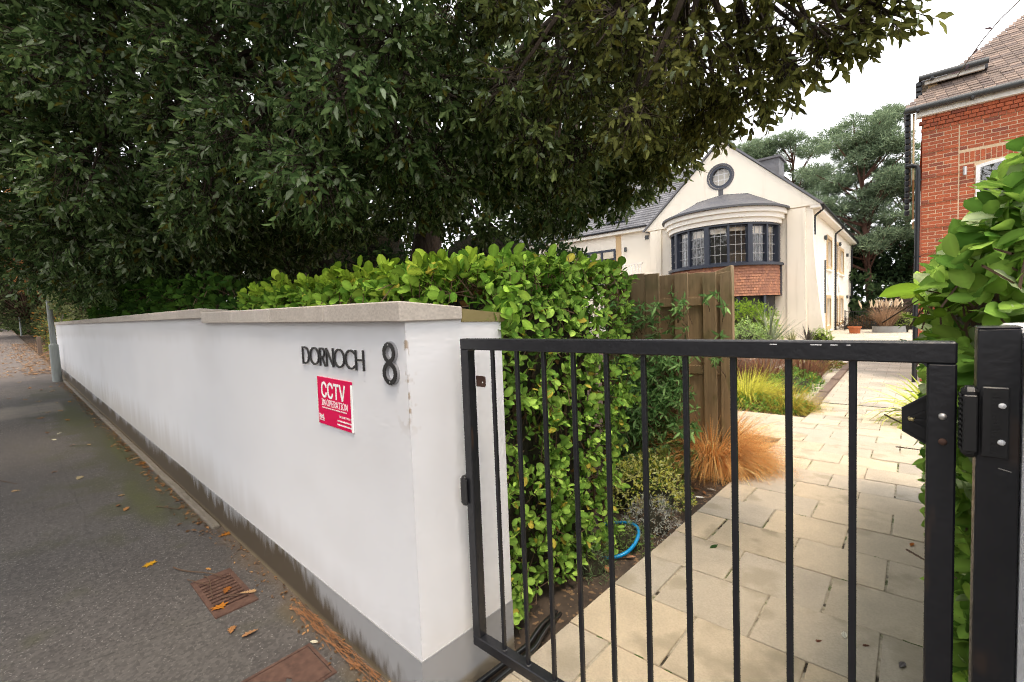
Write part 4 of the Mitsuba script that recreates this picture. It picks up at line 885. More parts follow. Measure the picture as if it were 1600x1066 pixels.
# growing tips that stand above the clipped top
n = 90; B = np.c_[fo.rng.uniform(-3.7, -1.38, n), fo.rng.uniform(1.16, 1.55, n), np.full(n, hz)]; q = sprays(fo.rng, B, norm(fo.rng.normal(0, .45, (n, 3)) + A(0, -.25, 1)), fo.rng.uniform(.04, .10, n), 5, (1.0, .35))
fo.add(tG[0], *q[:3], .070 * fo.rng.uniform(.6, 1.15, len(q[0])), tint(fo.rng, len(q[0]), (.13, .22, .02), (.30, .40, .05)))
def core(x0, x1, y0, y1, z0, z1, seed):
    g = trimesh.creation.box([x1 - x0, y1 - y0, z1 - z0]); g.apply_translation([(x0 + x1) / 2, (y0 + y1) / 2, (z0 + z1) / 2])
    for _ in range(4): g = g.subdivide()
    v = np.asarray(g.vertices); return v + .07 * (meshkit.fbm(v * 5 + seed, 3)[:, None] - .5) * norm(v - A((x0 + x1) / 2, (y0 + y1) / 2, (z0 + z1) / 2)), np.asarray(g.faces)
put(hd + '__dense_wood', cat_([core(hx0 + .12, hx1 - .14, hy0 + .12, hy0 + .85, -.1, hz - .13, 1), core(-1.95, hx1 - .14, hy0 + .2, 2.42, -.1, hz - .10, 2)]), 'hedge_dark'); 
P0, P1 = np.vstack([P0, Q0]), np.vstack([P1, Q1]); put(hd + '__twigs', sticks(P0, P1, .0028), 'twig_brown'); tag(hd + '__twigs', kind='stuff')
yy = np.linspace(1.45, 2.65, 9); st = []
for y in yy:
    a = A(-1.62, y, -.05); st.append(tube(smooth_path([a, a + A(.05, .03, .5), a + A(.10, -.04, 1.0), a + A(.14, .05, 1.5)], 10) + rng.normal(0, .006, (10, 3)), np.linspace(.016, .006, 10), 6))
for s in st: put(hd + '__stem', s, 'twig_brown')
fo.emit(hd, 'leaf', 'foliage', 'leaf_glossy', 300)

rh = name_of('large_leaved_shrub'); tag(rh, 'bushy green shrub with big round pale-backed leaves behind the gate post, right of the path', 'shrub')
fo = Foliage(12); rg = fo.rng
def rprof(x): return np.interp(x, [-.02, .06, .13, .22, .40, .8, 1.4], [1.36, 1.50, 1.59, 1.76, 2.03, 2.18, 2.18])
FT = []
P, Nn = [], []
n = 760
y = 1.45 + rg.random(n) ** 1.5 * 3.2; x = rg.uniform(.05, 1.0, n); P.append(np.c_[x, y, rprof(x) - .03]); Nn.append(np.tile(A(-.55, -.2, .8), (n, 1)))          # sloping top
n = 620; y = 1.45 + rg.random(n) ** 1.4 * 3.4; z = rg.uniform(-.05, 1.34, n); P.append(np.c_[.125 + .05 * meshkit.fbm(np.c_[y * 3, z * 3, 0 * y], 3) - .03 * z, y, z]); Nn.append(np.tile(A(-1, -.15, .25), (n, 1)))    # flank on the path
n = 700; x = rg.uniform(.11, 1.0, n); z = rg.random(n); z = -.1 + z * (rprof(x) + .05); P.append(np.c_[x, 1.50 - .09 * meshkit.fbm(np.c_[x * 4, z * 4, 0 * x], 3), z]); Nn.append(np.tile(A(-.25, -1, .3), (n, 1)))   # end by the gate
P, Nn = np.vstack(P), np.vstack(Nn); n = len(P)
d = norm(Nn * .7 + A(-.1, 0, .45) + .5 * rg.normal(0, 1, (n, 3))); L = rg.uniform(.10, .17, n); b = P - d * L[:, None] * .8
q = sprays(rg, b, d, L, 6, (1.2, .5), .5); m = len(q[0]); sz = rg.choice([.04, .05, .06, .07, .082], m); col = tint(rg, m, (.08, .175, .03), (.335, .51, .095), .2, (.46, .55, .30), .14)
w = rg.integers(0, 4, m); NN = norm(q[2] + .5 * Nn[q[3]])
for i in range(4): s = w == i; fo.add(tG[i], q[0][s], q[1][s], NN[s], sz[s], col[s])
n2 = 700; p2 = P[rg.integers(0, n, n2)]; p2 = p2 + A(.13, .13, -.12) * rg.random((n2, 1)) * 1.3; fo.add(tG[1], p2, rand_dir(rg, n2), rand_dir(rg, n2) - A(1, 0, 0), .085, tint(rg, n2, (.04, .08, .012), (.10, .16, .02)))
fo.add(tG[1], [A(.030, 1.60, 1.465)], [A(-1, -.15, .06)], [A(-.15, -.62, .8)], [.098], [A(.19, .32, .03)])
q = sprays(rg, A((.10, 1.64, 1.42), (.10, 1.64, 1.42), (.09, 1.64, 1.40)) if False else np.array([(.10, 1.64, 1.42), (.09, 1.62, 1.40), (.08, 1.62, 1.36)]), np.array([(-1, -.1, .3), (-1, 0, -.1), (-1, 0, -.5)]), .09, 5); fo.add(tG[0], *q[:3], .040, tint(rg, len(q[0]), (.10, .19, .02), (.24, .36, .04)))
put(rh + '__twigs', sticks(np.vstack([b - d * .07, [[.16, 1.66, 1.42]]]), np.vstack([b + d * L[:, None] * .45, [[.02, 1.60, 1.466]]]), .0032, .002), 'twig_brown'); tag(rh + '__twigs', kind='stuff')
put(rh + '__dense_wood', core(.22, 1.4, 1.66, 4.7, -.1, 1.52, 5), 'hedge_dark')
for x, y in ((.16, 1.75), (.30, 1.62), (.2, 2.4), (.42, 1.66)): put(rh + '__stem', tube(smooth_path([(x + .1, y, -.1), (x + .08, y + .02, .6), (x + .02, y - .03, 1.2), (x - .03, y, 1.55)], 10), np.linspace(.010, .004, 10), 6), 'twig_brown')
fo.emit(rh, 'leaf', 'foliage', 'leaf_glossy', 300)

# ------------------------------------------------------------------ the big evergreen oak
FRONT=[(-8.27,0.20,5.98,1.07),(-1.06,2.22,3.46,0.35),(-2.74,1.47,2.86,0.44),(-5.24,1.31,3.43,0.58),(-9.21,-0.40,3.87,0.89),(-3.52,1.84,2.71,0.39),(-0.71,2.89,3.06,0.20),(-1.43,2.50,3.45,0.35),(-2.04,1.95,3.22,0.32),(-7.35,0.77,3.47,0.87),(-0.38,2.95,3.32,0.21),(-7.19,0.46,5.29,1.02),(-2.15,2.27,2.70,0.37),(-3.19,1.45,3.56,0.43),(-1.66,1.77,3.55,0.34),(-0.29,2.57,2.99,0.13),(-3.57,1.30,4.09,0.60),(-2.67,1.32,3.53,0.37),(-0.97,2.64,2.87,0.35),(-0.48,2.77,2.89,0.21),(-0.47,2.69,3.23,0.24),(-3.89,1.43,3.04,0.53),(-5.30,0.74,4.97,0.80),(-0.10,2.62,2.92,0.13),(-0.62,3.16,2.98,0.27),(-2.34,3.31,2.68,0.51),(-10.56,-0.63,4.28,1.08),(-4.37,1.31,4.43,0.62),(-9.30,-0.27,7.15,1.33),(-1.61,2.43,2.93,0.43),(-1.40,2.84,2.75,0.35),(-0.68,2.50,3.34,0.24),(-2.15,1.53,2.97,0.28),(-6.43,0.72,3.05,0.63),(-2.52,1.82,2.59,0.30),(-0.13,2.57,3.19,0.17),(-6.71,0.51,4.19,0.70),(-3.22,2.61,2.71,0.56),(-2.16,1.41,3.52,0.30),(-9.36,-0.54,5.27,1.13),(-5.33,1.45,2.60,0.51),(-1.76,1.37,3.42,0.35),(-0.19,2.76,2.76,0.15),(-0.12,2.58,2.75,0.16),(-1.22,2.47,2.53,0.27),(-1.10,2.56,3.84,0.42),(-1.03,2.94,3.42,0.34),(-0.51,2.82,3.69,0.26),(-5.78,0.77,3.90,0.70),(-0.10,2.89,3.12,0.15),(-1.81,4.23,3.17,0.46),(-0.29,2.66,3.44,0.18),(-1.43,3.63,3.13,0.48),(-0.36,2.32,3.24,0.23),(-8.23,0.12,3.98,0.85),(-1.57,1.86,3.14,0.28),(-2.29,1.33,2.70,0.31),(-0.30,3.06,3.02,0.15),(-4.56,1.27,3.70,0.54),(-6.06,0.58,5.71,0.82),(-1.82,2.23,3.56,0.40),(-5.91,1.48,3.06,0.56),(-8.51,0.94,3.15,0.85),(-2.11,1.19,3.19,0.32),(-0.73,2.85,2.69,0.20),(-0.23,2.91,2.89,0.16),(-1.27,1.85,3.49,0.28),(-4.61,1.40,2.80,0.63),(-1.74,1.96,2.72,0.27),(-1.80,2.78,2.57,0.32),(-3.30,1.37,2.59,0.37),(-0.09,2.43,2.90,0.13),(-5.08,1.38,4.14,0.57),(-0.65,2.88,3.35,0.20),(-3.05,1.99,2.68,0.35),(-0.33,2.65,2.72,0.12),(-2.46,2.74,2.67,0.43),(-1.07,3.19,2.89,0.35),(-0.24,2.79,3.23,0.15),(-2.80,1.35,2.35,0.38),(-1.20,2.26,2.96,0.27),(-2.93,1.22,4.16,0.40),(-0.15,2.88,3.45,0.14),(-6.37,1.07,4.82,0.75),(-4.35,2.17,2.76,0.59),(-0.53,2.54,3.00,0.18),(-2.09,1.83,2.78,0.28),(-0.12,2.34,3.11,0.15),(-2.59,2.24,2.58,0.34),(-2.49,1.98,3.07,0.41),(-0.28,2.86,3.06,0.13),(-7.06,1.26,2.71,0.65),(-1.42,3.07,3.19,0.38),(-1.78,2.31,2.52,0.30),(-0.83,3.16,3.21,0.22)]
BACK=[(-12.04,0.29,8.04,1.45),(-1.39,2.92,4.09,0.48),(-3.55,1.90,3.28,0.60),(-7.38,1.84,4.25,0.79),(-13.76,-0.60,5.07,1.20),(-5.43,2.83,3.40,0.53),(-0.96,3.94,3.64,0.27),(-2.24,3.92,4.58,0.48),(-10.53,0.67,7.08,1.38),(-2.72,2.88,3.04,0.51),(-4.08,1.85,4.15,0.59),(-0.45,3.96,3.83,0.18),(-4.82,1.76,5.02,0.80),(-1.27,3.44,3.31,0.48),(-0.67,3.90,3.48,0.28),(-0.70,4.02,4.11,0.33),(-5.17,1.90,3.57,0.71),(-7.35,1.03,6.34,1.08),(-0.15,3.89,3.65,0.17),(-0.86,4.34,3.55,0.37),(-6.94,2.08,6.19,0.84),(-13.67,-0.39,9.82,1.80),(-2.51,3.77,3.75,0.58),(-0.89,3.28,3.93,0.32),(-8.27,0.92,3.52,0.85),(-3.52,2.54,3.04,0.41),(-0.17,3.48,3.80,0.23),(-4.83,3.91,3.35,0.76),(-8.03,2.18,3.19,0.69),(-2.75,2.14,4.53,0.47),(-0.25,3.59,3.16,0.20),(-1.92,3.89,3.16,0.37),(-0.81,4.43,4.98,0.35),(-0.16,4.47,4.04,0.20),(-2.84,6.64,4.16,0.63),(-0.42,3.90,4.37,0.24),(-1.84,4.66,3.61,0.64),(-0.58,3.71,4.32,0.31),(-12.42,0.18,5.26,1.15),(-3.10,1.80,3.14,0.42),(-0.46,4.68,3.86,0.20),(-6.64,1.84,4.73,0.73),(-8.54,0.81,7.45,1.10),(-8.62,2.16,3.80,0.76),(-10.74,1.18,3.60,1.15),(-1.12,4.37,3.36,0.27),(-1.72,2.51,4.21,0.38),(-6.00,1.82,3.21,0.85),(-2.32,2.62,3.14,0.36),(-4.62,1.92,3.05,0.50),(-0.15,3.84,3.74,0.17),(-0.90,3.98,4.08,0.27),(-4.50,2.94,3.26,0.47),(-0.47,3.81,3.28,0.16),(-3.19,3.56,3.03,0.58),(-1.38,4.11,3.31,0.47),(-0.30,3.52,3.70,0.20),(-3.78,1.82,2.67,0.52),(-1.58,2.98,3.45,0.36),(-3.96,1.64,5.11,0.54),(-0.22,4.12,4.32,0.19),(-6.04,3.01,3.27,0.80),(-3.77,3.26,3.09,0.46),(-3.89,3.09,3.97,0.56),(-9.06,1.62,3.07,0.88),(-2.04,4.40,3.95,0.51),(-2.41,3.14,2.90,0.40),(-1.17,4.42,3.92,0.30)]
FRONT+=[(-3.23,4.41,2.66,0.42),(-2.80,4.44,2.70,0.42),(-2.29,4.25,2.73,0.42),(-1.88,3.99,2.75,0.40),(-1.51,3.68,2.79,0.36),(-1.18,3.46,2.80,0.33),(-2.61,4.03,2.85,0.50),(-2.21,3.98,2.96,0.50),(-3.59,4.38,2.69,0.40),(-0.97,3.20,2.76,0.28),(-0.69,2.98,2.69,0.24),(-0.48,2.80,2.67,0.20),(-0.32,2.72,2.67,0.16),(-0.22,2.62,2.67,0.14),(-0.11,2.61,2.70,0.11),(-4.10,4.21,2.67,0.38),(-1.81,3.71,2.96,0.40),(-11.40,0.52,2.86,1.00),(-10.39,0.98,2.61,0.95),(-8.84,1.40,2.42,0.85),(-7.74,1.80,2.34,0.75),(-7.02,2.15,2.37,0.68),(-6.44,2.52,2.50,0.60),(-5.83,2.85,2.62,0.52),(-5.40,3.17,2.75,0.46),(-4.95,3.46,2.84,0.42),(-6.26,1.73,2.60,0.60),(-7.17,1.41,2.62,0.70),(-8.45,0.95,2.75,0.80),(-9.44,0.65,3.05,0.85),(-10.83,0.24,3.33,1.00),(-5.34,2.40,2.75,0.55),(-4.46,3.78,2.79,0.40),(-5.82,2.08,2.68,0.55)]
FILL=[(-7.38,1.18,5.27,0.77),(-4.51,6.15,8.03,0.75),(-9.75,3.83,4.72,0.89),(-5.68,5.40,6.71,0.77),(-4.18,1.03,6.11,0.84),(-7.38,3.91,5.33,0.72),(-4.55,6.26,5.60,0.76),(-10.13,1.89,4.38,0.75),(-8.14,3.02,7.21,0.99),(-4.16,8.92,6.23,0.83),(-3.14,7.64,6.11,0.91),(-2.79,4.13,7.17,0.93),(-7.48,6.18,4.59,0.95),(-8.69,6.51,6.65,0.73),(-9.57,8.22,5.73,0.97),(-5.70,8.29,5.92,0.95),(-3.92,4.55,7.77,0.78),(-8.17,7.16,7.77,0.75),(-6.36,7.06,4.79,0.86),(-5.98,3.24,7.50,0.86),(-3.59,5.69,4.32,0.81),(-6.74,7.65,7.21,0.79),(-8.47,4.52,7.40,0.92),(-6.27,4.59,4.27,0.72),(-9.97,5.54,7.36,0.83),(-5.30,0.75,5.47,0.79),(-4.46,3.71,4.40,0.84),(-11.22,4.05,5.76,0.94),(-11.56,4.91,4.44,0.73),(-7.59,3.67,4.03,0.94),(-9.52,1.65,6.64,0.76),(-7.05,5.32,7.53,0.82),(-6.49,1.64,4.06,0.81),(-8.95,4.80,6.28,0.74),(-4.80,8.01,7.29,0.82),(-8.89,2.22,5.14,0.74),(-7.47,7.83,6.20,0.82),(-5.62,3.16,5.98,0.90),(-3.68,2.46,6.95,0.80),(-4.88,5.26,4.90,0.75),(-6.06,4.31,5.60,0.75),(-10.00,3.88,6.59,0.71),(-2.85,6.22,7.30,0.90),(-9.71,5.21,4.78,0.91),(-7.47,2.29,5.69,0.80),(-4.65,3.04,7.48,0.72),(-5.77,4.56,8.45,0.76),(-10.95,2.53,5.22,0.82),(-10.75,6.69,5.76,0.98),(-4.84,8.73,4.98,0.70),(-8.30,2.39,3.48,0.76),(-8.72,0.91,4.68,0.94),(-3.08,2.26,5.68,0.79),(-3.89,7.27,4.38,0.76),(-7.09,8.96,6.37,0.71),(-6.68,8.74,4.95,0.92),(-6.09,1.98,6.56,0.93),(-3.15,6.05,5.86,0.72),(-6.68,2.88,4.90,0.72),(-6.50,6.40,6.55,0.85),(-8.37,8.54,6.55,0.73),(-5.75,5.81,4.07,0.77),(-8.38,8.79,5.47,0.73),(-7.76,0.91,6.47,0.78),(-2.53,-1.44,6.94,0.82),(-6.26,-2.17,6.52,0.85),(-8.22,0.06,6.96,0.91),(-2.24,0.82,5.03,0.98),(-5.18,0.89,6.20,0.84),(-7.47,-1.53,5.80,1.09),(-9.12,-2.99,5.85,0.99),(-2.58,-1.06,5.24,1.08),(-9.59,0.16,4.86,0.92),(-12.21,-0.42,5.86,1.01),(-9.28,-0.78,5.96,0.99),(-12.30,-2.98,4.77,0.91),(-7.66,-3.59,6.20,0.95),(-11.96,-3.41,6.27,0.90),(-4.62,-1.44,5.51,1.02),(-10.97,-2.66,5.30,0.92),(-2.93,0.19,6.57,0.99),(-3.75,-2.29,6.12,1.03),(-4.29,-0.81,6.73,0.92),(-2.64,-4.09,6.92,0.85),(-6.48,0.60,5.89,1.00),(-10.84,-0.39,5.37,1.05),(-7.80,0.65,4.69,0.91),(-11.43,0.63,6.76,1.09),(-10.42,-4.18,6.10,0.87),(-12.86,0.47,6.66,1.02),(-5.85,-4.06,5.50,0.90),(-3.97,-3.96,5.10,0.91),(-10.41,-1.02,6.67,0.94),(-12.96,-1.72,6.22,0.86),(-6.88,-2.35,4.79,0.99),(-10.85,-2.49,6.90,0.85),(-2.63,-3.71,5.54,0.86)]

ok = name_of('holm_oak'); tag(ok, 'huge dark evergreen oak tree whose crown overhangs the white wall and fills the upper left', 'tree')
tO = [leaf_tpl(W=.40, n=3, fold=.25, curl=c, wav=w, blunt=.8) for c, w in ((.15, .35), (.35, -.3), (.05, .5), (.25, .2))]
tB = leaf_tpl(W=.5, n=1, fold=.2, curl=.2)
fo = Foliage(21); rg = fo.rng
hub = A(-5.6, 4.6, 3.6); tb = []
put(ok + '__trunk', tube(smooth_path([(-6.3, 4.4, -.1), (-6.15, 4.45, 1.2), (-5.8, 4.55, 2.5), hub], 16), np.linspace(.30, .20, 16), 14), 'bark', smooth=True)
put(ok + '__trunk', tube(smooth_path([(-6.9, 3.6, .2), (-7.3, 3.4, 1.6), (-8.0, 3.0, 3.0), (-9.0, 2.2, 4.4)], 14), np.linspace(.22, .10, 14), 12), 'bark', smooth=True)
limbs = [(-2.2, 3.2, 4.4), (-1.2, 4.0, 4.2), (-3.4, 2.2, 3.6), (-4.5, 1.8, 4.0), (-6.5, 1.4, 4.6), (-3.0, 5.5, 4.6), (-7.8, 1.2, 4.0), (-1.0, 2.9, 3.7)]
for p in limbs:
    m_ = (hub + A(*p)) / 2 + A(0, 0, .35); put(ok + '__limb', tube(smooth_path([hub - A(0, 0, .3), m_, A(*p)], 14), np.linspace(.13, .045, 14), 10), 'bark', smooth=True)
hubs = np.array([hub] + [A(*p) for p in limbs])
tw0, tw1 = [], []
def fill(lobes, size0, lai, tpl, k, c0, c1, coarse=False, br=True):
    for (cx, cy, cz, r) in lobes:
        c = A(cx, cy, cz); dist = np.linalg.norm(c - CAM)
        size = size0 * np.clip((dist / 2.9) ** .45, .85, 1.6); area = .22 * size * size
        if cx > -1.45 and tpl is tO: lai_ = lai * .62
        else: lai_ = lai
        if tpl is tB and cx / max(cy, .1) > -.46 and cy > 1: continue
        n = max(4, int(lai_ * math.pi * r * r / area / k)); u = rand_dir(rg, n); rr = max(r - 2.4 * size, .35 * r) * (.35 + .65 * rg.random((n, 1)) ** .6)
        B = c + u * rr * A(1, 1, .85); h = hubs[np.argmin(np.linalg.norm(hubs - c, axis=1))]; away = norm(c - h)
        D = norm(u * .75 + away * .6 + A(0, 0, -.28) + .35 * rg.normal(0, 1, (n, 3))); L = size * rg.uniform(1.6, 3.0, n)
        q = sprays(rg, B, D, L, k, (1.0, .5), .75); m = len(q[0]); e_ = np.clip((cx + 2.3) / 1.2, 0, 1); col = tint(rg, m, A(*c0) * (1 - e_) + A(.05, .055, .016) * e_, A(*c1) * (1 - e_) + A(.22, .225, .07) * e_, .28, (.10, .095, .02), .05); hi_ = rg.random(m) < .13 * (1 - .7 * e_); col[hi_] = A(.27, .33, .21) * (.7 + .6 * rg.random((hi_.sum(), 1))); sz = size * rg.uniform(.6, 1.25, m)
        if coarse: fo.add(tpl, *q[:3], sz, col)
        else:
            w = rg.integers(0, 4, m)
            for i in range(4): s = w == i; fo.add(tpl[i], q[0][s], q[1][s], q[2][s], sz[s], col[s])
        tw0.append(B - D * L[:, None] * .5); tw1.append(B + D * L[:, None])
        if br:
            pth = smooth_path([h, (h + c) / 2 + A(0, 0, .12 * dist / 3) + rg.normal(0, .08, 3), c, c + away * r * .7], 9); put(ok + '__branch', tube(pth, np.linspace(.028 + .008 * r, .005, 9), 5), 'bark')
            for _ in range(5): e = c + rand_dir(rg, 1)[0] * r * .8; tw0.append(np.array([c - away * r * .3])); tw1.append(e[None])
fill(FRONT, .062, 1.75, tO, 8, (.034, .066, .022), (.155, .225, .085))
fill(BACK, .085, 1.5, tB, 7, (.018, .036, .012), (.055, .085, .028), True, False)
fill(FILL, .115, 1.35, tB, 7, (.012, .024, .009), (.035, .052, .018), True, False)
put(ok + '__twigs', sticks(np.vstack(tw0), np.vstack(tw1), .0042, .0018), 'bark'); tag(ok + '__twigs', kind='stuff')
fo.emit(ok, 'leaf', 'crown', 'leaf_glossy', 300, pick=lambda c: np.linalg.norm(c - CAM, axis=1) + 9 * ((c[:, 2] - 1.44) / np.maximum(np.linalg.norm(c - CAM, axis=1), .1) > .60))

# ------------------------------------------------------------------ other shrubs and trees
def bush(name, label, cat, c, rad, n, size, c0, c1, seed, tpl=None, k=5, odd=None, podd=0., group=None, dark=True, matte=False, up=.5, part=0, squash=1, stems=True):
    key = name_of(name); tag(key, label, cat, group); fo = Foliage(seed); rg = fo.rng; c, rad = A(*c), A(*rad)
    u = rand_dir(rg, n // k); u[:, 2] = np.abs(u[:, 2]) * squash if squash else u[:, 2]
    rr = (.55 + .45 * rg.random((len(u), 1)) ** .5) * (1 + .35 * (meshkit.fbm(u * 2.2 + seed, 3)[:, None] - .5)); B = c + u * rad * rr
    D = norm(u + A(0, 0, .35) + .5 * rg.normal(0, 1, u.shape)); L = size * rg.uniform(1.2, 2.2, len(u)); q = sprays(rg, B - D * L[:, None] * .5, D, L, k, (1.05, .5), up); m = len(q[0])
    fo.add(tpl or tG[0], *q[:3], size * rg.uniform(.6, 1.2, m), tint(rg, m, c0, c1, .22, odd, podd))
    if dark:
        g = trimesh.creation.icosphere(3, 1.0); v = np.asarray(g.vertices); w = c + v * rad * .62 * (1 + .3 * (meshkit.fbm(v * 2 + seed, 3)[:, None] - .5)); put(key + '__dense_wood', (w, np.asarray(g.faces)), 'hedge_dark', smooth=True)
    if stems:
        b0 = np.tile(c - A(0, 0, rad[2] * (.0 if squash else .9)), (len(B) // 6 + 1, 1)); put(key + '__twigs', sticks(b0[:len(B[::6])], B[::6], size * .08), 'twig_brown'); tag(key + '__twigs', kind='stuff')
    fo.emit(key, 'leaf', 'foliage', 'leaf_matte' if matte else 'leaf_glossy', part)
    return key
tL = leaf_tpl(W=.36, n=2, fold=.2, curl=.2, blunt=.8); tS = leaf_tpl(W=.5, n=1, fold=.2, curl=.15)
def gz(x, y): return float(soil(x, y))
# laurel rambling along the top of the far wall
lh = name_of('laurel_hedge'); tag(lh, 'low dark glossy laurel leaning over the far half of the white wall', 'hedge'); fo = Foliage(31)
xs = np.linspace(-12.6, -3.75, 40)
def lkeep(p): return p[:, 2] < topL(np.minimum(p[:, 0], XS)) + .12 + .32 * np.exp(-((p[:, 0] + 8) / 4.5) ** 2) + .10 * meshkit.noise(np.c_[p[:, 0] * 1.5, p[:, 1] * 2, 0 * p[:, 0]])
P0, P1 = hedge_leaves(fo, [((-12.6, 1.14, 1.25), (8.9, 0, 0), (0, .12, .85), 1.0), ((-12.6, 1.26, 2.02), (8.9, 0, 0), (0, .9, -.1), .5), ((-12.6, 1.5, 1.25), (8.9, 0, 0), (0, .3, .85), .5)], .085, 420, seed=4, c0=(.018, .045, .010), c1=(.055, .115, .018), inner=False, keep=lkeep)
put(lh + '__twigs', sticks(P0, P1, .003), 'twig_brown'); tag(lh + '__twigs', kind='stuff')
put(lh + '__dense_wood', core(-12.5, -3.95, 1.3, 2.2, -.2, 1.50, 8), 'hedge_dark'); fo.emit(lh, 'leaf', 'foliage', 'leaf_glossy', 0)
bush('variegated_shrub', 'pale green and cream variegated shrub leaning out above the lamp post by the wall end', 'shrub', (-14.2, 1.55, 2.75), (2.6, 1.0, 1.15), 5200, .085, (.15, .19, .07), (.42, .44, .23), 32, squash=0, odd=(.05, .09, .02), podd=.2)
bush('variegated_shrub', 'small yellowish green shrub below the variegated one behind the far end of the wall', 'shrub', (-16.2, 1.75, 1.0), (1.3, .7, 1.15), 1800, .085, (.10, .14, .03), (.30, .30, .10), 33)
# dark garden trees that close the view below the oak crown
for i, (x, y, rx, ry, rz, n, lb) in enumerate(((-7.5, 7.5, 2.6, 1.8, 3.4, 5200, 'dark evergreen tree just behind the oak trunk'), (-13.0, 6.0, 3.4, 2.2, 4.2, 6000, 'dark evergreen tree deep in the garden behind the low laurel'), (-20.0, 4.6, 4.0, 2.0, 5.2, 5000, 'dark evergreen tree above the far end of the white wall'), (-11.0, 11.5, 4.6, 2.0, 3.5, 5000, 'wide dark evergreen farthest back under the oak crown'), (-11.8, 7.2, 2.4, 1.5, 4.4, 4600, 'dark evergreen tree in the middle of the shade under the oak crown'), (-17.5, 8.4, 3.4, 1.8, 5.0, 4600, 'dark evergreen tree behind the others in the shade under the oak crown'), (-30.0, 3.4, 4.0, 1.8, 8.5, 6000, 'tall dark evergreen beside the footway beyond the lamp post'))):
    k = bush('evergreen_tree', lb, 'tree', (x, y, gz(x, y) + rz * .62), (rx, ry, rz * .66), n, .20, (.010, .020, .008), (.030, .050, .016), 40 + i, tpl=tS, squash=0)
    put(k + '__trunk', tube([(x, y, gz(x, y) - .2), (x + .1, y, gz(x, y) + rz * .6)], [.2, .12], 10), 'bark', smooth=True)
for i, (x, y, z, rx, ry, rz, n, a, b, lb) in enumerate((
    (-24, 2.1, .85, 3.2, 1.0, 1.3, 2600, (.06, .085, .02), (.24, .22, .06), 'yellowing roadside shrub just past the end of the wall'),
    (-31, 2.3, 1.1, 3.6, 1.1, 1.6, 2600, (.05, .07, .025), (.16, .17, .06), 'dull green roadside shrub behind the yellow marker post'),
    (-41, 2.6, 1.4, 5.5, 1.2, 1.8, 2600, (.04, .06, .025), (.13, .13, .05), 'greyish green roadside shrub in the middle distance'),
    (-56, 3.0, 1.8, 8, 1.6, 2.2, 2400, (.03, .05, .02), (.08, .10, .04), 'dark roadside shrub farthest along the footway'))):
    bush('roadside_shrub', lb, 'shrub', (x, y, float(pave(x)) + z - .4), (rx, ry, rz), n, .14 if x > -35 else .2, a, b, 50 + i, tpl=tS, squash=0, odd=(.25, .12, .03), podd=.12)
for i, (x, y, z, rx, ry, rz, a, b, lb) in enumerate(((-36, 2.2, 6.0, 7, 2.6, 3.2, (.09, .045, .02), (.30, .15, .06), 'russet autumn tree hanging over the far footway'), (-52, 1.5, 5.5, 14, 4.5, 4.4, (.022, .03, .014), (.06, .07, .03), 'dark tree shading the footway in the far distance'), (-95, -4, 7, 20, 8, 7, (.06, .06, .04), (.16, .13, .09), 'brownish tree closing the end of the road'))):
    k = bush(['autumn_tree', 'shade_tree', 'far_tree'][i], lb, 'tree', (x, y, float(pave(x)) + z), (rx, ry, rz), 8000, .26 + .1 * i, a, b, 60 + i, tpl=tS, squash=0, matte=True, dark=i > 0)
    put(k + '__trunk', tube([(x, y + 1.8, float(pave(x)) - .3), (x, y + 1.2, float(pave(x)) + z)], [.3, .2], 10), 'bark', smooth=True)
for i, (x, y, lb) in enumerate(((-128, 1.5, 'dark hedge farthest off where the footway disappears'), (-70, 4.6, 'dark hedge beside the footway before the far end'), (-80, 4.2, 'dark hedge closing the footway at the far left'), (-104, -3.5, 'dark hedge across the far end of the road'))):
    bush('far_hedge', lb, 'hedge', (x, y, float(pave(x)) + 1.8), (10, 4.0, 5.5), 4500, .5, (.02, .032, .014), (.06, .075, .03), 66 + i, tpl=tS, squash=0)
for i, (x, y) in enumerate(((-17, -11.5), (-10, -12), (-3.5, -11), (3.5, -12))):
    k = bush('street_tree', ['broad street tree across the road, left of the others', 'broad street tree across the road, second from the left', 'broad street tree across the road opposite the gate', 'broad street tree across the road, right of the gate'][i], 'tree', (x, y, 5.2), (3.6, 3.0, 3.6), 3600, .34, (.03, .045, .018), (.08, .10, .04), 160 + i, tpl=tS, squash=0)
    put(k + '__trunk', tube([(x, y, -.3), (x + .1, y, 5.0)], [.28, .18], 10), 'bark', smooth=True)
ll = name_of('leaf_litter'); tag(ll, 'drift of brown fallen leaves on the verge beyond the white wall', 'fallen leaves', None, 'stuff'); fo = Foliage(69); rg = fo.rng
n = 2600; x = -17 - 22 * rg.random(n) ** 1.3; y = np.where(rg.random(n) < .75, rg.uniform(.35, 2.2, n), rg.uniform(-1.8, .5, n)); fo.add(tS, np.c_[x, y, pave(x) + .02 + .03 * rg.random(n)], rg.normal(0, 1, (n, 3)) * A(1, 1, .15), rg.normal(0, .25, (n, 3)) + A(0, 0, 1), .11, tint(rg, n, (.11, .065, .04), (.34, .21, .12), .2)); fo.emit(ll, 'leaf', None, 'leaf_matte')
fb2 = name_of('leaf_crumbs'); tag(fb2, 'brown leaf crumbs and grit gathered along the foot of the wall', 'litter', None, 'stuff'); fo = Foliage(70); rg = fo.rng
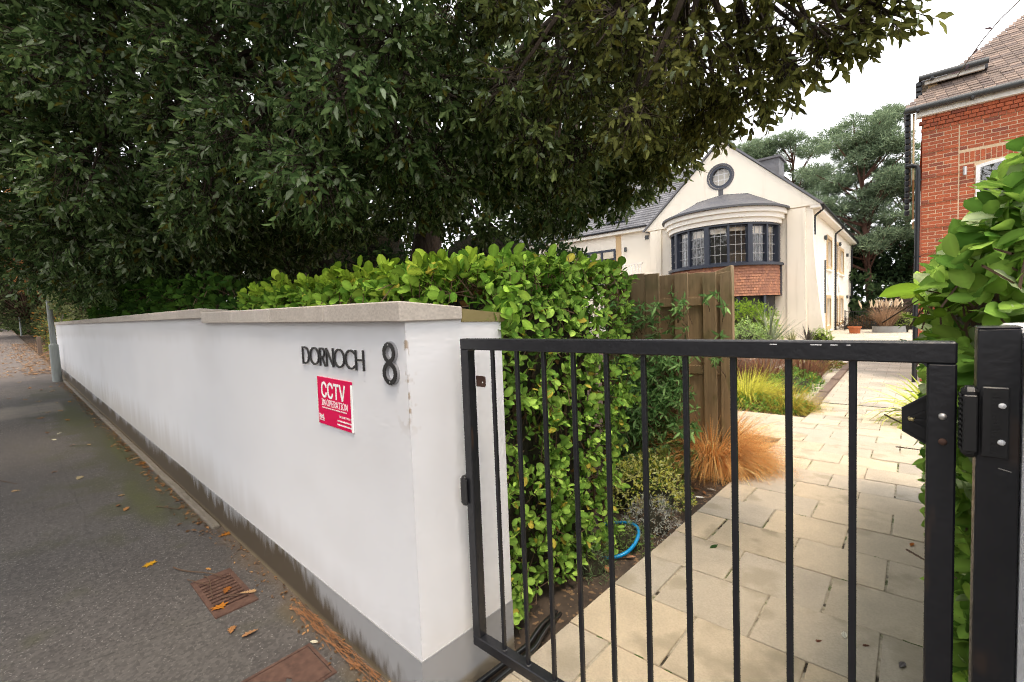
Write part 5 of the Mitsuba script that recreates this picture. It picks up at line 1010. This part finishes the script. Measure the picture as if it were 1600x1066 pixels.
n = 900; x = -1.5 - 13 * rg.random(n) ** 1.2; y = .865 - .10 * rg.random(n) ** 2.2 - .0 + np.where(x > -3.5, .045, -.01); fo.add(tS, np.c_[x, y, pave(x) + .006 + .006 * rg.random(n)], rg.normal(0, 1, (n, 3)) * A(1, 1, .12), rg.normal(0, .3, (n, 3)) + A(0, 0, 1), .022 + .025 * rg.random(n) * (x < -3.6), tint(rg, n, (.07, .04, .022), (.30, .16, .07), .25)); fo.emit(fb2, 'leaf', None, 'leaf_matte')
# climber on the fence
cl = name_of('climbing_plant'); tag(cl, 'dark evergreen climber with narrow leaves scrambling up the timber fence', 'climber'); fo = Foliage(71); rg = fo.rng
n = 420; x = rg.uniform(-2.45, -1.55, n); z = rg.random(n) ** 1.1 * 1.15; x = np.where(z > .6, -2.45 + (x + 2.45) * .8, x)
B = np.c_[x, FY - .06 - rg.random(n) * .45 * np.clip(1.25 - z, .1, 1), gz(-1.8, FY) + z]
e = 36; B = np.vstack([B, np.c_[rg.uniform(-2.3, -1.36, e), np.full(e, FY - .03), rg.uniform(.95, 1.62, e)], np.c_[rg.uniform(-2.75, -2.0, 40), np.full(40, FY - .05), rg.uniform(1.1, 1.55, 40)]])
D = norm(np.c_[rg.normal(0, .5, len(B)), -.7 - rg.random(len(B)), rg.normal(-.15, .5, len(B))]); q = sprays(rg, B, D, rg.uniform(.10, .2, len(B)), 7, (1.0, .5), .3); m = len(q[0])
tC = leaf_tpl(W=.27, n=3, fold=.15, curl=.35, blunt=.75); fo.add(tC, *q[:3], .095 * rg.uniform(.6, 1.2, m), tint(rg, m, (.08, .18, .055), (.24, .38, .14), .25, (.22, .29, .14), .06))
put(cl + '__stems', sticks(B + rg.normal(0, .03, B.shape) - A(0, 0, .18), B + D * .15, .004), 'twig_brown'); tag(cl + '__stems', kind='stuff')
fo.emit(cl, 'leaf', 'foliage', 'leaf_glossy', 300)
# ornamental grasses
def tussock(name, label, cat, x, y, n, L, c0, c1, seed, spread=.5, w=.012, bend=1.1, tilt=.8, z0=None, lean=(0, 0, 0), plumes=None):
    key = name_of(name); tag(key, label, cat); fo = Foliage(seed); rg = fo.rng; z0 = gz(x, y) if z0 is None else z0
    for bd in (bend * .5, bend, bend * 1.5):
        k = n // 3; g = rg.uniform(0, 6.283, k); t = tilt * rg.random(k) ** .7; D = np.c_[np.cos(g) * np.sin(t), np.sin(g) * np.sin(t), np.cos(t)] + A(*lean) * rg.random((k, 1))
        Nn = np.c_[-np.cos(g) * np.cos(t), -np.sin(g) * np.cos(t), np.sin(t)]; r = spread * rg.random(k) ** .5 * .35
        B = np.c_[x + r * np.cos(g), y + r * np.sin(g), np.full(k, z0 - .02)]
        tp = blade_tpl(5, w / L, bd)
        fo.add(tp, B, norm(D), Nn, L * rg.uniform(.55, 1.1, k), tint(rg, k, c0, c1, .22))
    if plumes:
        k = plumes; B = np.c_[rg.normal(x, spread * .5, k), rg.normal(y, spread * .4, k), np.full(k, z0 + L * .75)]; fo.add(leaf_tpl(W=.22, n=2, fold=.6, curl=.1), B, np.c_[rg.normal(0, .25, (k, 2)), np.ones(k)], rand_dir(rg, k), L * .38, tint(rg, k, (.42, .32, .22), (.66, .54, .40), .1))
    fo.emit(key, 'blade', None, 'leaf_matte'); return key
tussock('orange_grass', 'big mound of fine orange autumn grass spilling onto the path below the fence', 'ornamental grass', -1.58, 4.88, 9000, .74, (.62, .27, .06), (.93, .68, .34), 81, .62, .0055, 1.75, 1.0, lean=(.06, -.06, .08))
tussock('brown_grass', 'low clump of withered brown stems beneath the orange grass', 'withered plant', -1.68, 4.15, 900, .30, (.085, .045, .025), (.22, .13, .07), 82, .7, .006, 1.4, 1.3)
tussock('yellow_grass', 'bright yellow-green fountain grass at the corner of the far flower bed', 'ornamental grass', -2.35, 9.3, 2200, .80, (.40, .42, .05), (.78, .72, .16), 83, 1.0, .012, 1.3, 1.0)
tussock('yellow_grass', 'smaller golden grass clump beside the path at the bed corner', 'ornamental grass', -1.62, 8.9, 1600, .56, (.36, .30, .05), (.66, .54, .13), 84, .8, .009, 1.3, 1.1)
for i, (x, y) in enumerate(((-3.3, 11.2), (-2.5, 11.6), (-1.9, 12.6))): tussock('red_stemmed_grass', ['reddish brown thin stems at the left in the far bed', 'reddish brown thin stems behind the yellow grass', 'reddish brown thin stems farthest along the path edge'][i], 'grass', x, y, 420, .95, (.14, .055, .035), (.36, .20, .12), 85 + i, 1.0, .012, .5, .5)
k = tussock('striped_grass', 'arching yellow and green striped grass leaning over the right edge of the path', 'ornamental grass', .30, 8.5, 150, 1.05, (.34, .42, .05), (.78, .78, .26), 88, .25, .055, 1.9, .6, lean=(-.18, -.12, .2))
# low planting of the near bed
bush('golden_shrub', 'small yellow variegated shrub in the bed beside the hedge', 'shrub', (-1.62, 3.38, gz(-1.6, 3.4) + .02), (.34, .34, .36), 2800, .034, (.48, .46, .06), (.90, .86, .34), 91, tpl=tS, odd=(.07, .13, .02), podd=.25, stems=False)
bush('silver_shrub', 'little wiry silver-grey shrub at the edge of the path slabs', 'shrub', (-1.40, 3.02, gz(-1.4, 3.0)), (.18, .25, .22), 1900, .030, (.28, .29, .25), (.58, .60, .55), 92, tpl=leaf_tpl(W=.16, n=1), matte=True, odd=(.16, .09, .05), podd=.3)
bush('herb_plant', 'feathery green herb growing by the slab edge next to the silver shrub', 'plant', (-1.42, 2.66, gz(-1.4, 2.66) - .02), (.17, .15, .15), 700, .036, (.07, .13, .03), (.20, .29, .09), 93, tpl=leaf_tpl(W=.14, n=1), matte=True)
bush('rosemary_plant', 'spiky blue-green rosemary plant at the foot of the hedge near the hose', 'plant', (-1.43, 2.24, gz(-1.4, 2.24) - .02), (.13, .16, .26), 700, .036, (.05, .09, .03), (.17, .24, .12), 94, tpl=leaf_tpl(W=.12, n=1), matte=True)
bush('ivy_plant', 'straggly ivy with a few yellowed leaves at the foot of the climber', 'plant', (-1.72, 3.72, gz(-1.7, 3.7) + .05), (.26, .22, .30), 170, .06, (.10, .13, .03), (.34, .33, .08), 95, dark=False)
# far bed
bush('ground_cover', 'fresh green ground cover spreading at the front corner of the far bed', 'ground cover', (-2.0, 8.85, gz(-2, 8.9) - .03), (.85, .60, .24), 2600, .055, (.06, .15, .025), (.19, .33, .06), 96, tpl=tS, stems=False)
bush('ground_cover', 'taller leafy green perennials in the far bed near the edging', 'perennials', (-1.95, 11.4, gz(-2, 11.4) - .02), (.55, 1.5, .42), 2200, .06, (.05, .12, .025), (.20, .33, .07), 97, tpl=tS, odd=(.55, .38, .05), podd=.05, stems=False)
bush('ground_cover', 'mixed olive green planting farthest along the timber edging', 'perennials', (-2.0, 15.0, -.38), (.6, 2.2, .45), 1800, .08, (.10, .12, .03), (.27, .29, .07), 98, tpl=tS, odd=(.25, .10, .05), podd=.15, stems=False)
bush('brown_shrub', 'twiggy brown shrub behind the yellow grass in the far bed', 'shrub', (-3.6, 12.6, -.4), (1.5, 1.2, .75), 1500, .07, (.10, .055, .04), (.26, .18, .12), 99, tpl=leaf_tpl(W=.2, n=1), matte=True)
# against the cream house
bush('box_hedge', 'clipped light green hedge under the bay of the cream house', 'hedge', (-5.95, 24.0, GZ + .15), (1.45, .8, 2.0), 5200, .11, (.10, .19, .02), (.28, .38, .05), 101, tpl=tS, stems=False)
bush('rounded_shrub', 'rounded pale green shrub in front of the clipped hedge by the cream house', 'shrub', (-5.35, 21.4, GZ), (.95, .8, 1.12), 2200, .10, (.13, .22, .06), (.40, .50, .22), 102, tpl=tS, stems=False)
def spiky(name, label, x, y, n, L, c0, c1, seed, w=.07):
    key = name_of(name); tag(key, label, 'plant'); fo = Foliage(seed); rg = fo.rng; g = rg.uniform(0, 6.283, n); t = .95 * rg.random(n) ** .8
    D = np.c_[np.cos(g) * np.sin(t), np.sin(g) * np.sin(t), np.cos(t)]; fo.add(blade_tpl(4, w / L, .25), np.tile(A(x, y, GZ), (n, 1)) + rg.normal(0, .04, (n, 3)) * A(1, 1, 0), D, np.c_[-D[:, 2] * np.cos(g), -D[:, 2] * np.sin(g), np.sin(t)], L * rg.uniform(.6, 1.1, n), tint(rg, n, c0, c1, .2)); fo.emit(key, 'leaf', None, 'leaf_matte')
spiky('spiky_plant', 'tall spiky grey-green plant with sword leaves between the shrub and the house pier', -4.55, 21.8, 46, 1.9, (.14, .17, .10), (.32, .36, .24), 103)
spiky('spiky_plant', 'dark purple spiky plant at the foot of the house corner', -3.60, 24.6, 22, 1.0, (.035, .030, .03), (.12, .11, .09), 104)
spiky('spiky_plant', 'small pale spiky plant in front of the house pier', -4.15, 24.2, 30, .75, (.14, .15, .06), (.34, .34, .16), 105, .05)
bush('low_shrub', 'small bright green shrub at the corner of the cream house', 'shrub', (-3.25, 25.6, GZ), (.50, .4, .62), 700, .10, (.10, .17, .02), (.30, .38, .08), 106, tpl=tS, stems=False)
tussock('planter_grass', 'dry pinkish plume grass filling the metal planter', 'ornamental grass', -1.10, 33.2, 700, 1.45, (.24, .14, .085), (.46, .32, .21), 107, .8, .02, .6, .5, z0=GZ + .3, plumes=26)
bush('planter_shrub', 'light green bush at the right end of the metal planter', 'shrub', (-.35, 33.3, GZ + .35), (.42, .35, .75), 600, .09, (.12, .17, .04), (.32, .38, .12), 108, tpl=tS)
bush('purple_shrub', 'dark purple-brown shrub behind the planter and railing', 'shrub', (-.15, 37.0, .6), (1.7, 1.0, 1.7), 2600, .14, (.035, .022, .024), (.12, .075, .075), 109, tpl=tS, squash=0)
bush('fern_bank', 'low brown bracken bank behind the railing', 'plants', (-2.0, 37.4, GZ), (2.4, .8, .80), 2200, .12, (.05, .03, .018), (.13, .08, .045), 110, tpl=tS, matte=True)
# conifers
tN = leaf_tpl(W=.16, n=1, fold=.5, curl=.1)
def pine(label, x, y, h, clumps, seed, lean=(0, 0), c0=(.085, .125, .075), c1=(.25, .31, .19), tr=.3):
    key = name_of('pine_tree'); tag(key, label, 'tree'); fo = Foliage(seed); rg = fo.rng; base = A(x, y, -.8)
    tp = smooth_path([base, base + A(lean[0] * .3, lean[1] * .3, h * .35), base + A(lean[0] * .55, lean[1] * .6, h * .65), base + A(lean[0], lean[1], h * .97)], 18)
    put(key + '__trunk', tube(tp, np.linspace(tr, .07, 18), 10), 'pine_bark', smooth=True)
    for (cx, cz, cy, rx, rz) in clumps:
        c = A(x + cx, y + cy, cz); i = int(np.clip((cz - 1.5 + .8) / h * 17, 4, 17)); a = tp[i]
        put(key + '__branch', tube(smooth_path([a, (a + c) / 2 + A(0, 0, -.15), c], 7), np.linspace(.10, .03, 7), 5), 'pine_bark')
        n = int(84 * rx * rx / .8) + 40; u = rand_dir(rg, n); B = c + u * A(rx, rx, rz) * (.35 + .65 * rg.random((n, 1)) ** .5); D = norm(u * A(1, 1, .4) + A(0, 0, .55) + .3 * rg.normal(0, 1, (n, 3)))
        q = sprays(rg, B, D, .22, 6, (1.0, .5), .2); m = len(q[0]); fo.add(tN, *q[:3], .40 * rg.uniform(.6, 1.2, m), tint(rg, m, c0, c1, .25))
    fo.emit(key, 'needles', 'crown', 'leaf_matte')
def clumps(rng, pts, n, rx=(.7, 1.3)):
    out = []
    for (x0, x1, z0, z1, k) in pts:
        for _ in range(k): r = rng.uniform(*rx); out.append((rng.uniform(x0, x1), rng.uniform(z0, z1), rng.uniform(-2.2, 2.2), r, r * .42))
    return out
r_ = np.random.default_rng(9)
pine('tall spreading pine in the gap between the two houses', -2.6, 50, 17.0, clumps(r_, [(-3.4, 1.6, 15.6, 17.4, 9), (-4.6, 2.4, 13.0, 15.6, 19), (-5.2, 2.6, 10.2, 13.0, 22), (-4.6, 2.4, 7.6, 10.2, 17), (-3.6, 2.0, 5.0, 7.8, 11)], 0), 121, lean=(-1.2, 0))
pine('leaning pine with a bare reddish trunk right of the spreading pine', .1, 54, 13.5, clumps(r_, [(-2.4, 2.6, 11.5, 13.6, 9), (-2.2, 3.2, 9.0, 11.5, 10), (-1.6, 3.2, 6.5, 9, 8)], 0), 122, lean=(-.9, 0))
pine('pine behind the ridge of the cream house right of its chimney', -10.5, 62, 20.5, clumps(r_, [(-3.5, 3.0, 17.5, 20.8, 12), (-5.0, 4.0, 14.0, 17.5, 14)], 0, (1.0, 1.6)), 123)
pine('pine rising just left of the chimney of the cream house', -16.0, 62, 22.0, clumps(r_, [(-3.0, 3.0, 19.6, 22.4, 9), (-4.0, 3.6, 15.5, 19.6, 12)], 0, (1.0, 1.6)), 124)
pine('pine half hidden by the corner of the brick house', 4.4, 48, 13.0, clumps(r_, [(-3.2, 2, 9.5, 13, 11), (-3.4, 2, 5, 9.5, 12)], 0), 125)
pine('pine seen through the gap below the oak crown left of the cream house', -34, 58, 16.5, clumps(r_, [(-5, 5, 12, 17, 14), (-5, 5, 8, 12, 10)], 0, (1.1, 1.8)), 126)
wd = name_of('woodland'); tag(wd, 'dark belt of woodland undergrowth behind the yard and houses', 'woodland', None, 'stuff'); fo = Foliage(131); rg = fo.rng
cs_ = [(x, 62 + 5 * math.sin(x), rg.uniform(1.5, 4.5), 4.2) for x in np.arange(-60, 34, 3.6)] + [(x, 46 + rg.uniform(-2, 2), rg.uniform(.6, 2.6), 2.3) for x in np.arange(-8, 12, 1.9)] + [(x, 56, rg.uniform(3, 8.5), 3.0) for x in np.arange(-10, 12, 1.6)] + [(x, 52, rg.uniform(1, 5.5), 2.6) for x in np.arange(-8, 9, 1.5)]
for (x, y, z, r) in cs_:
    n = 130 if r > 3 else 150; u = rand_dir(rg, n); B = A(x, y, z) + u * r * A(1, .7, .9) * (.5 + .5 * rg.random((n, 1))); q = sprays(rg, B, u + A(0, 0, .3), .4, 5); fo.add(tS, *q[:3], .5 * rg.uniform(.6, 1.2, len(q[0])), tint(rg, len(q[0]), (.014, .028, .013), (.050, .078, .032), .3))
fo.emit(wd, 'leaf', None, 'leaf_matte')
# overhanging twig, top right
tw = name_of('overhanging_twig'); tag(tw, 'thin bare twig with three small buds against the sky above the tiled roof', 'twig')
def sky_pt(r1, r2, y): return A(r1 * y, y, r2 * y + 1.44)
TP = [sky_pt(.0485, .3405, 2.6), sky_pt(.0640, .3665, 2.6), sky_pt(.0930, .4060, 2.6), sky_pt(.150, .452, 2.58), sky_pt(.26, .52, 2.5), sky_pt(.5, .66, 2.4)]
put(tw + '__stem', tube(smooth_path(TP, 20), np.linspace(.0015, .0045, 20), 5), 'twig_brown')
for (a, b, d) in ((.0520, .3470, (-1, 0, .15)), (.0615, .3560, (-.35, 0, -.9)), (.0650, .3665, (.6, 0, .8)), (.0860, .3960, (-.7, 0, .4))):
    fo = Foliage(141); fo.add(leaf_tpl(W=.35, n=2), [sky_pt(a, b, 2.6)], [A(*d)], [A(.2, -1, .2)], .028, [A(.10, .07, .08)]); fo.emit(tw, 'bud', 'bud', 'leaf_matte', 1)

# ------------------------------------------------------------------ fallen leaves, twigs, moss
rg = np.random.default_rng(77)
def lobed(kind):
    if kind == 'maple': r = [(0, -.35), (.08, -.1), (.42, -.22), (.30, .02), (.55, .16), (.26, .22), (.22, .36), (.08, .30), (0, .62)]
    elif kind == 'oak': r = [(0, -.5), (.06, -.3), (.17, -.24), (.10, -.12), (.25, .0), (.15, .10), (.28, .26), (.16, .32), (.12, .46), (0, .5)]
    else: r = [(0, -.5), (.12, -.3), (.21, 0), (.15, .3), (0, .5)]
    pts = [(x, y) for x, y in r] + [(-x, y) for x, y in r[-2:0:-1]]
    return Polygon(pts)
def fallen(x, y, L, kind, col, label, group=None, cat='leaf', gz_=None, ang=None):
    key = name_of('fallen_leaf'); tag(key, label, cat, group); P = lobed(kind); m = trimesh.creation.extrude_polygon(P, .012, engine='earcut'); v, f = trimesh.remesh.subdivide(np.asarray(m.vertices), np.asarray(m.faces)); v, f = trimesh.remesh.subdivide(v, f)
    a = rg.uniform(0, 6.28) if ang is None else ang; cx, cy = rg.uniform(-.5, .5, 2); z = .22 * (cx * v[:, 0] + .5) ** 2 * 1.2 + .5 * np.abs(v[:, 0]) * rg.uniform(.1, .5) + .25 * (v[:, 1] * cy) + v[:, 2]; z -= z.min()
    X = np.stack([v[:, 0] * math.cos(a) - v[:, 1] * math.sin(a), v[:, 0] * math.sin(a) + v[:, 1] * math.cos(a), z], 1) * L
    base = (float(pave(x)) if gz_ is None else gz_) + .004; k = A(*col) * rg.uniform(.8, 1.2)
    put(key, (X + A(x, y, base), f), 'leaf_matte', smooth=True, color=np.clip(np.tile(k, (len(v), 1)) * (1 + .25 * np.sin(v[:, :1] * 40)), 0, .9))
YEL, ORG, BRN, TAN, PAL = (.62, .34, .03), (.50, .20, .035), (.26, .12, .055), (.46, .30, .16), (.56, .54, .42)
fallen(-3.37, .49, .075, 'maple', YEL, 'golden yellow fallen leaf left of the drain grate on the asphalt', ang=1.9)
fallen(-3.04, .70, .040, 'oval', (.60, .30, .10), 'small pale orange leaf just behind the drain grate')
fallen(-2.60, .63, .080, 'maple', ORG, 'orange lobed leaf lying on the front bars of the drain grate', gz_=float(pave(-2.6)) + .004)
fallen(-2.62, .77, .085, 'oak', TAN, 'curled beige oak leaf on the right rim of the drain grate')
fallen(-2.72, .70, .075, 'oak', (.36, .14, .04), 'rust brown leaf across the middle of the drain grate', gz_=float(pave(-2.7)) + .004)
fallen(-2.36, .615, .070, 'oak', (.48, .24, .10), 'larger half of a pair of brown oak leaves in front of the drain grate'); fallen(-2.27, .665, .070, 'oak', (.40, .22, .11), 'darker half of a pair of brown oak leaves in front of the drain grate')
fallen(-1.99, .83, .045, 'oval', PAL, 'pale greenish white leaf beside the inspection cover')
fallen(-3.43, .90, .085, 'oak', ORG, 'orange brown leaf at the end of the concrete edging strip')
fallen(-5.70, .38, .10, 'oak', (.44, .36, .22), 'big pale beige leaf on the asphalt halfway along the wall', ang=1.2)
for i, (x, y, L, c, lb) in enumerate(((-5.73, -.01, .06, TAN, 'pale leaf at the left edge of the view'), (-6.13, .25, .06, BRN, 'brown leaf nearest in front of the big beige leaf'), (-4.87, .56, .065, TAN, 'buff leaf before a pair of brown ones on the asphalt'), (-4.62, .51, .06, BRN, 'smaller brown leaf of a near pair by the wall'), (-4.49, .54, .085, (.36, .19, .08), 'broader brown leaf of a near pair by the wall'), (-7.76, .33, .08, PAL, 'whitish leaf on the mossy asphalt, in front of another whitish one'), (-8.14, .40, .085, PAL, 'whitish leaf on the mossy asphalt, behind another whitish one'), (-7.23, .45, .08, (.38, .22, .13), 'pinkish brown leaf on the asphalt beside the mossy patch'), (-7.10, .58, .07, TAN, 'tan leaf on the asphalt nearer the wall than the pinkish one'))):
    fallen(x, y, L, rg.choice(['oak', 'oval']), c, lb)
for x, y in ((-8.32, .30), (-10.10, .40), (-9.10, .54), (-10.07, .53), (-7.60, .88), (-6.44, .83), (-6.0, .82), (-11.13, .55), (-11.06, .72), (-12.96, .59), (-10.77, .87), (-10.11, .9), (-8.88, .80), (-8.25, .91), (-9.6, .30), (-12.1, .2), (-13.4, .45), (-12.5, .0), (-14.0, .3), (-15.5, .2), (-11.6, .35), (-13.9, .62), (-16.3, .45), (-17.2, .1), (-15.9, -.2), (-5.75, .86), (-6.8, .9)):
    kd, ci = rg.choice(['oak', 'oval', 'maple']), rg.integers(0, 4); pl_ = 'in the litter close to the wall foot' if y > .78 else ('in the middle of' if y > .4 else 'on the street side of') + ' the far asphalt footway'
    fallen(x, y, rg.uniform(.07, .10), kd, [BRN, TAN, ORG, TAN][ci], ['dark brown', 'tan', 'orange brown', 'tan'][ci] + {'oak': ' lobed', 'oval': ' oval', 'maple': ' pointed'}[kd] + ' leaf lying ' + pl_, 'fallen leaves on the far footway')
for x, y, L, k, c, lb in ((-.94, 2.93, .075, 'oval', (.05, .10, .035), 'dark green leaf lying on a path slab'), (-.30, 2.32, .030, 'oak', (.16, .07, .04), 'tiny dark brown leaf scrap on the path slabs, left of the open joint'), (-.14, 2.42, .030, 'oak', (.13, .06, .04), 'tiny dark brown leaf scrap on the path slabs, right by the open joint'), (.01, 3.76, .055, 'oval', (.46, .17, .05), 'small orange leaf on the path close to the right stile of the gate'), (-.22, 2.44, .055, 'oval', (.62, .60, .52), 'pale silvery leaf on the path slabs'), (-.02, 2.37, .055, 'oval', (.22, .20, .20), 'slim grey leaf at the near right of the path')): fallen(x, y, L, k, c, lb, gz_=float(path(y)) - .001)
for x, y, L, c, lb in ((-1.31, 4.03, .07, (.68, .66, .60), 'white leaf on the soil, the farther of two by the path edge'), (-1.33, 3.79, .08, (.68, .66, .60), 'white leaf on the soil, the nearer of two by the path edge'), (-1.31, 2.50, .08, (.55, .30, .18), 'pinkish brown leaf on the soil beside the blue hose'), (-1.34, 2.28, .09, (.34, .16, .08), 'curled brown leaf on the soil at the slab edge below the hose'), (-1.5, 2.62, .07, (.4, .3, .12), 'yellow-brown leaf on the soil inside the hose loop')): fallen(x, y, L, 'oval', c, lb, gz_=gz(x, y) + .01)
for i in range(14): x, y = rg.uniform(-1.55, -1.27), rg.uniform(2.3, 4.2); fallen(x, y, rg.uniform(.04, .07), 'oval', BRN, 'small brown dead leaf on the dark soil of the near bed', 'dead leaves in the near bed', gz_=gz(x, y) + .008)
def twig(pts, r, label):
    key = name_of('fallen_twig'); tag(key, label, 'twig'); put(key, tube(smooth_path([(x, y, float(pave(x)) + .006 + r + h) for x, y, h in pts], 14), np.linspace(r, r * .5, 14), 5), 'twig_brown')
twig([(-3.21, .57, 0), (-3.05, .635, .004), (-2.97, .675, .01), (-2.88, .72, .004)], .0040, 'longest pale twig lying behind the drain grate'); twig([(-2.97, .66, 0), (-2.86, .66, .012), (-2.76, .64, .008), (-2.70, .63, .002)], .0030, 'bent twig lying along the left bars of the drain grate'); twig([(-3.0, .59, 0), (-2.93, .61, .008), (-2.84, .655, .004)], .0026, 'short twig on the left rim of the drain grate'); twig([(-2.66, .66, .004), (-2.62, .73, .006), (-2.57, .79, .004)], .0028, 'short twig on the right bars of the drain grate'); twig([(-6.2, -.1, 0), (-5.95, .0, 0)], .003, 'straight twig at the left edge of the view'); twig([(-4.35, .70, 0), (-4.15, .80, 0)], .003, 'pale greenish twig near the edging strip')
nd = name_of('pine_needle_litter'); tag(nd, 'drift of orange pine needles and stalks at the foot of the wall', 'litter', None, 'stuff')
n = 230; x = rg.uniform(-2.32, -1.62, n); y = .905 - .05 * rg.random(n) ** 1.6; z = pave(x) + .006 + .018 * rg.random(n); a = rg.normal(0, .5, n); l = rg.uniform(.03, .12, n)
put(nd, sticks(np.c_[x, y, z], np.c_[x + l * np.cos(a), y + l * np.sin(a) * .25, z + rg.uniform(-.004, .01, n)], .0012), 'needle_orange')
mat('needle_orange', (.26, .115, .045), .9); mat('moss_green', (.055, .080, .015), .95)
for i in range(3): twig([(-2.30 + .2 * i, .905 - .01 * i, .01), (-2.05 + .2 * i, .89, .012), (-1.80 + .1 * i, .875, .004)], .0022, ['thin stalk in the needle drift nearest the drain', 'thin stalk in the middle of the needle drift', 'thin stalk in the needle drift nearest the inspection cover'][i])
mk = name_of('moss'); tag(mk, 'little cushions of moss in the joints of the path slabs', 'moss', None, 'stuff'); put(mk, scene_moss, 'moss_green')
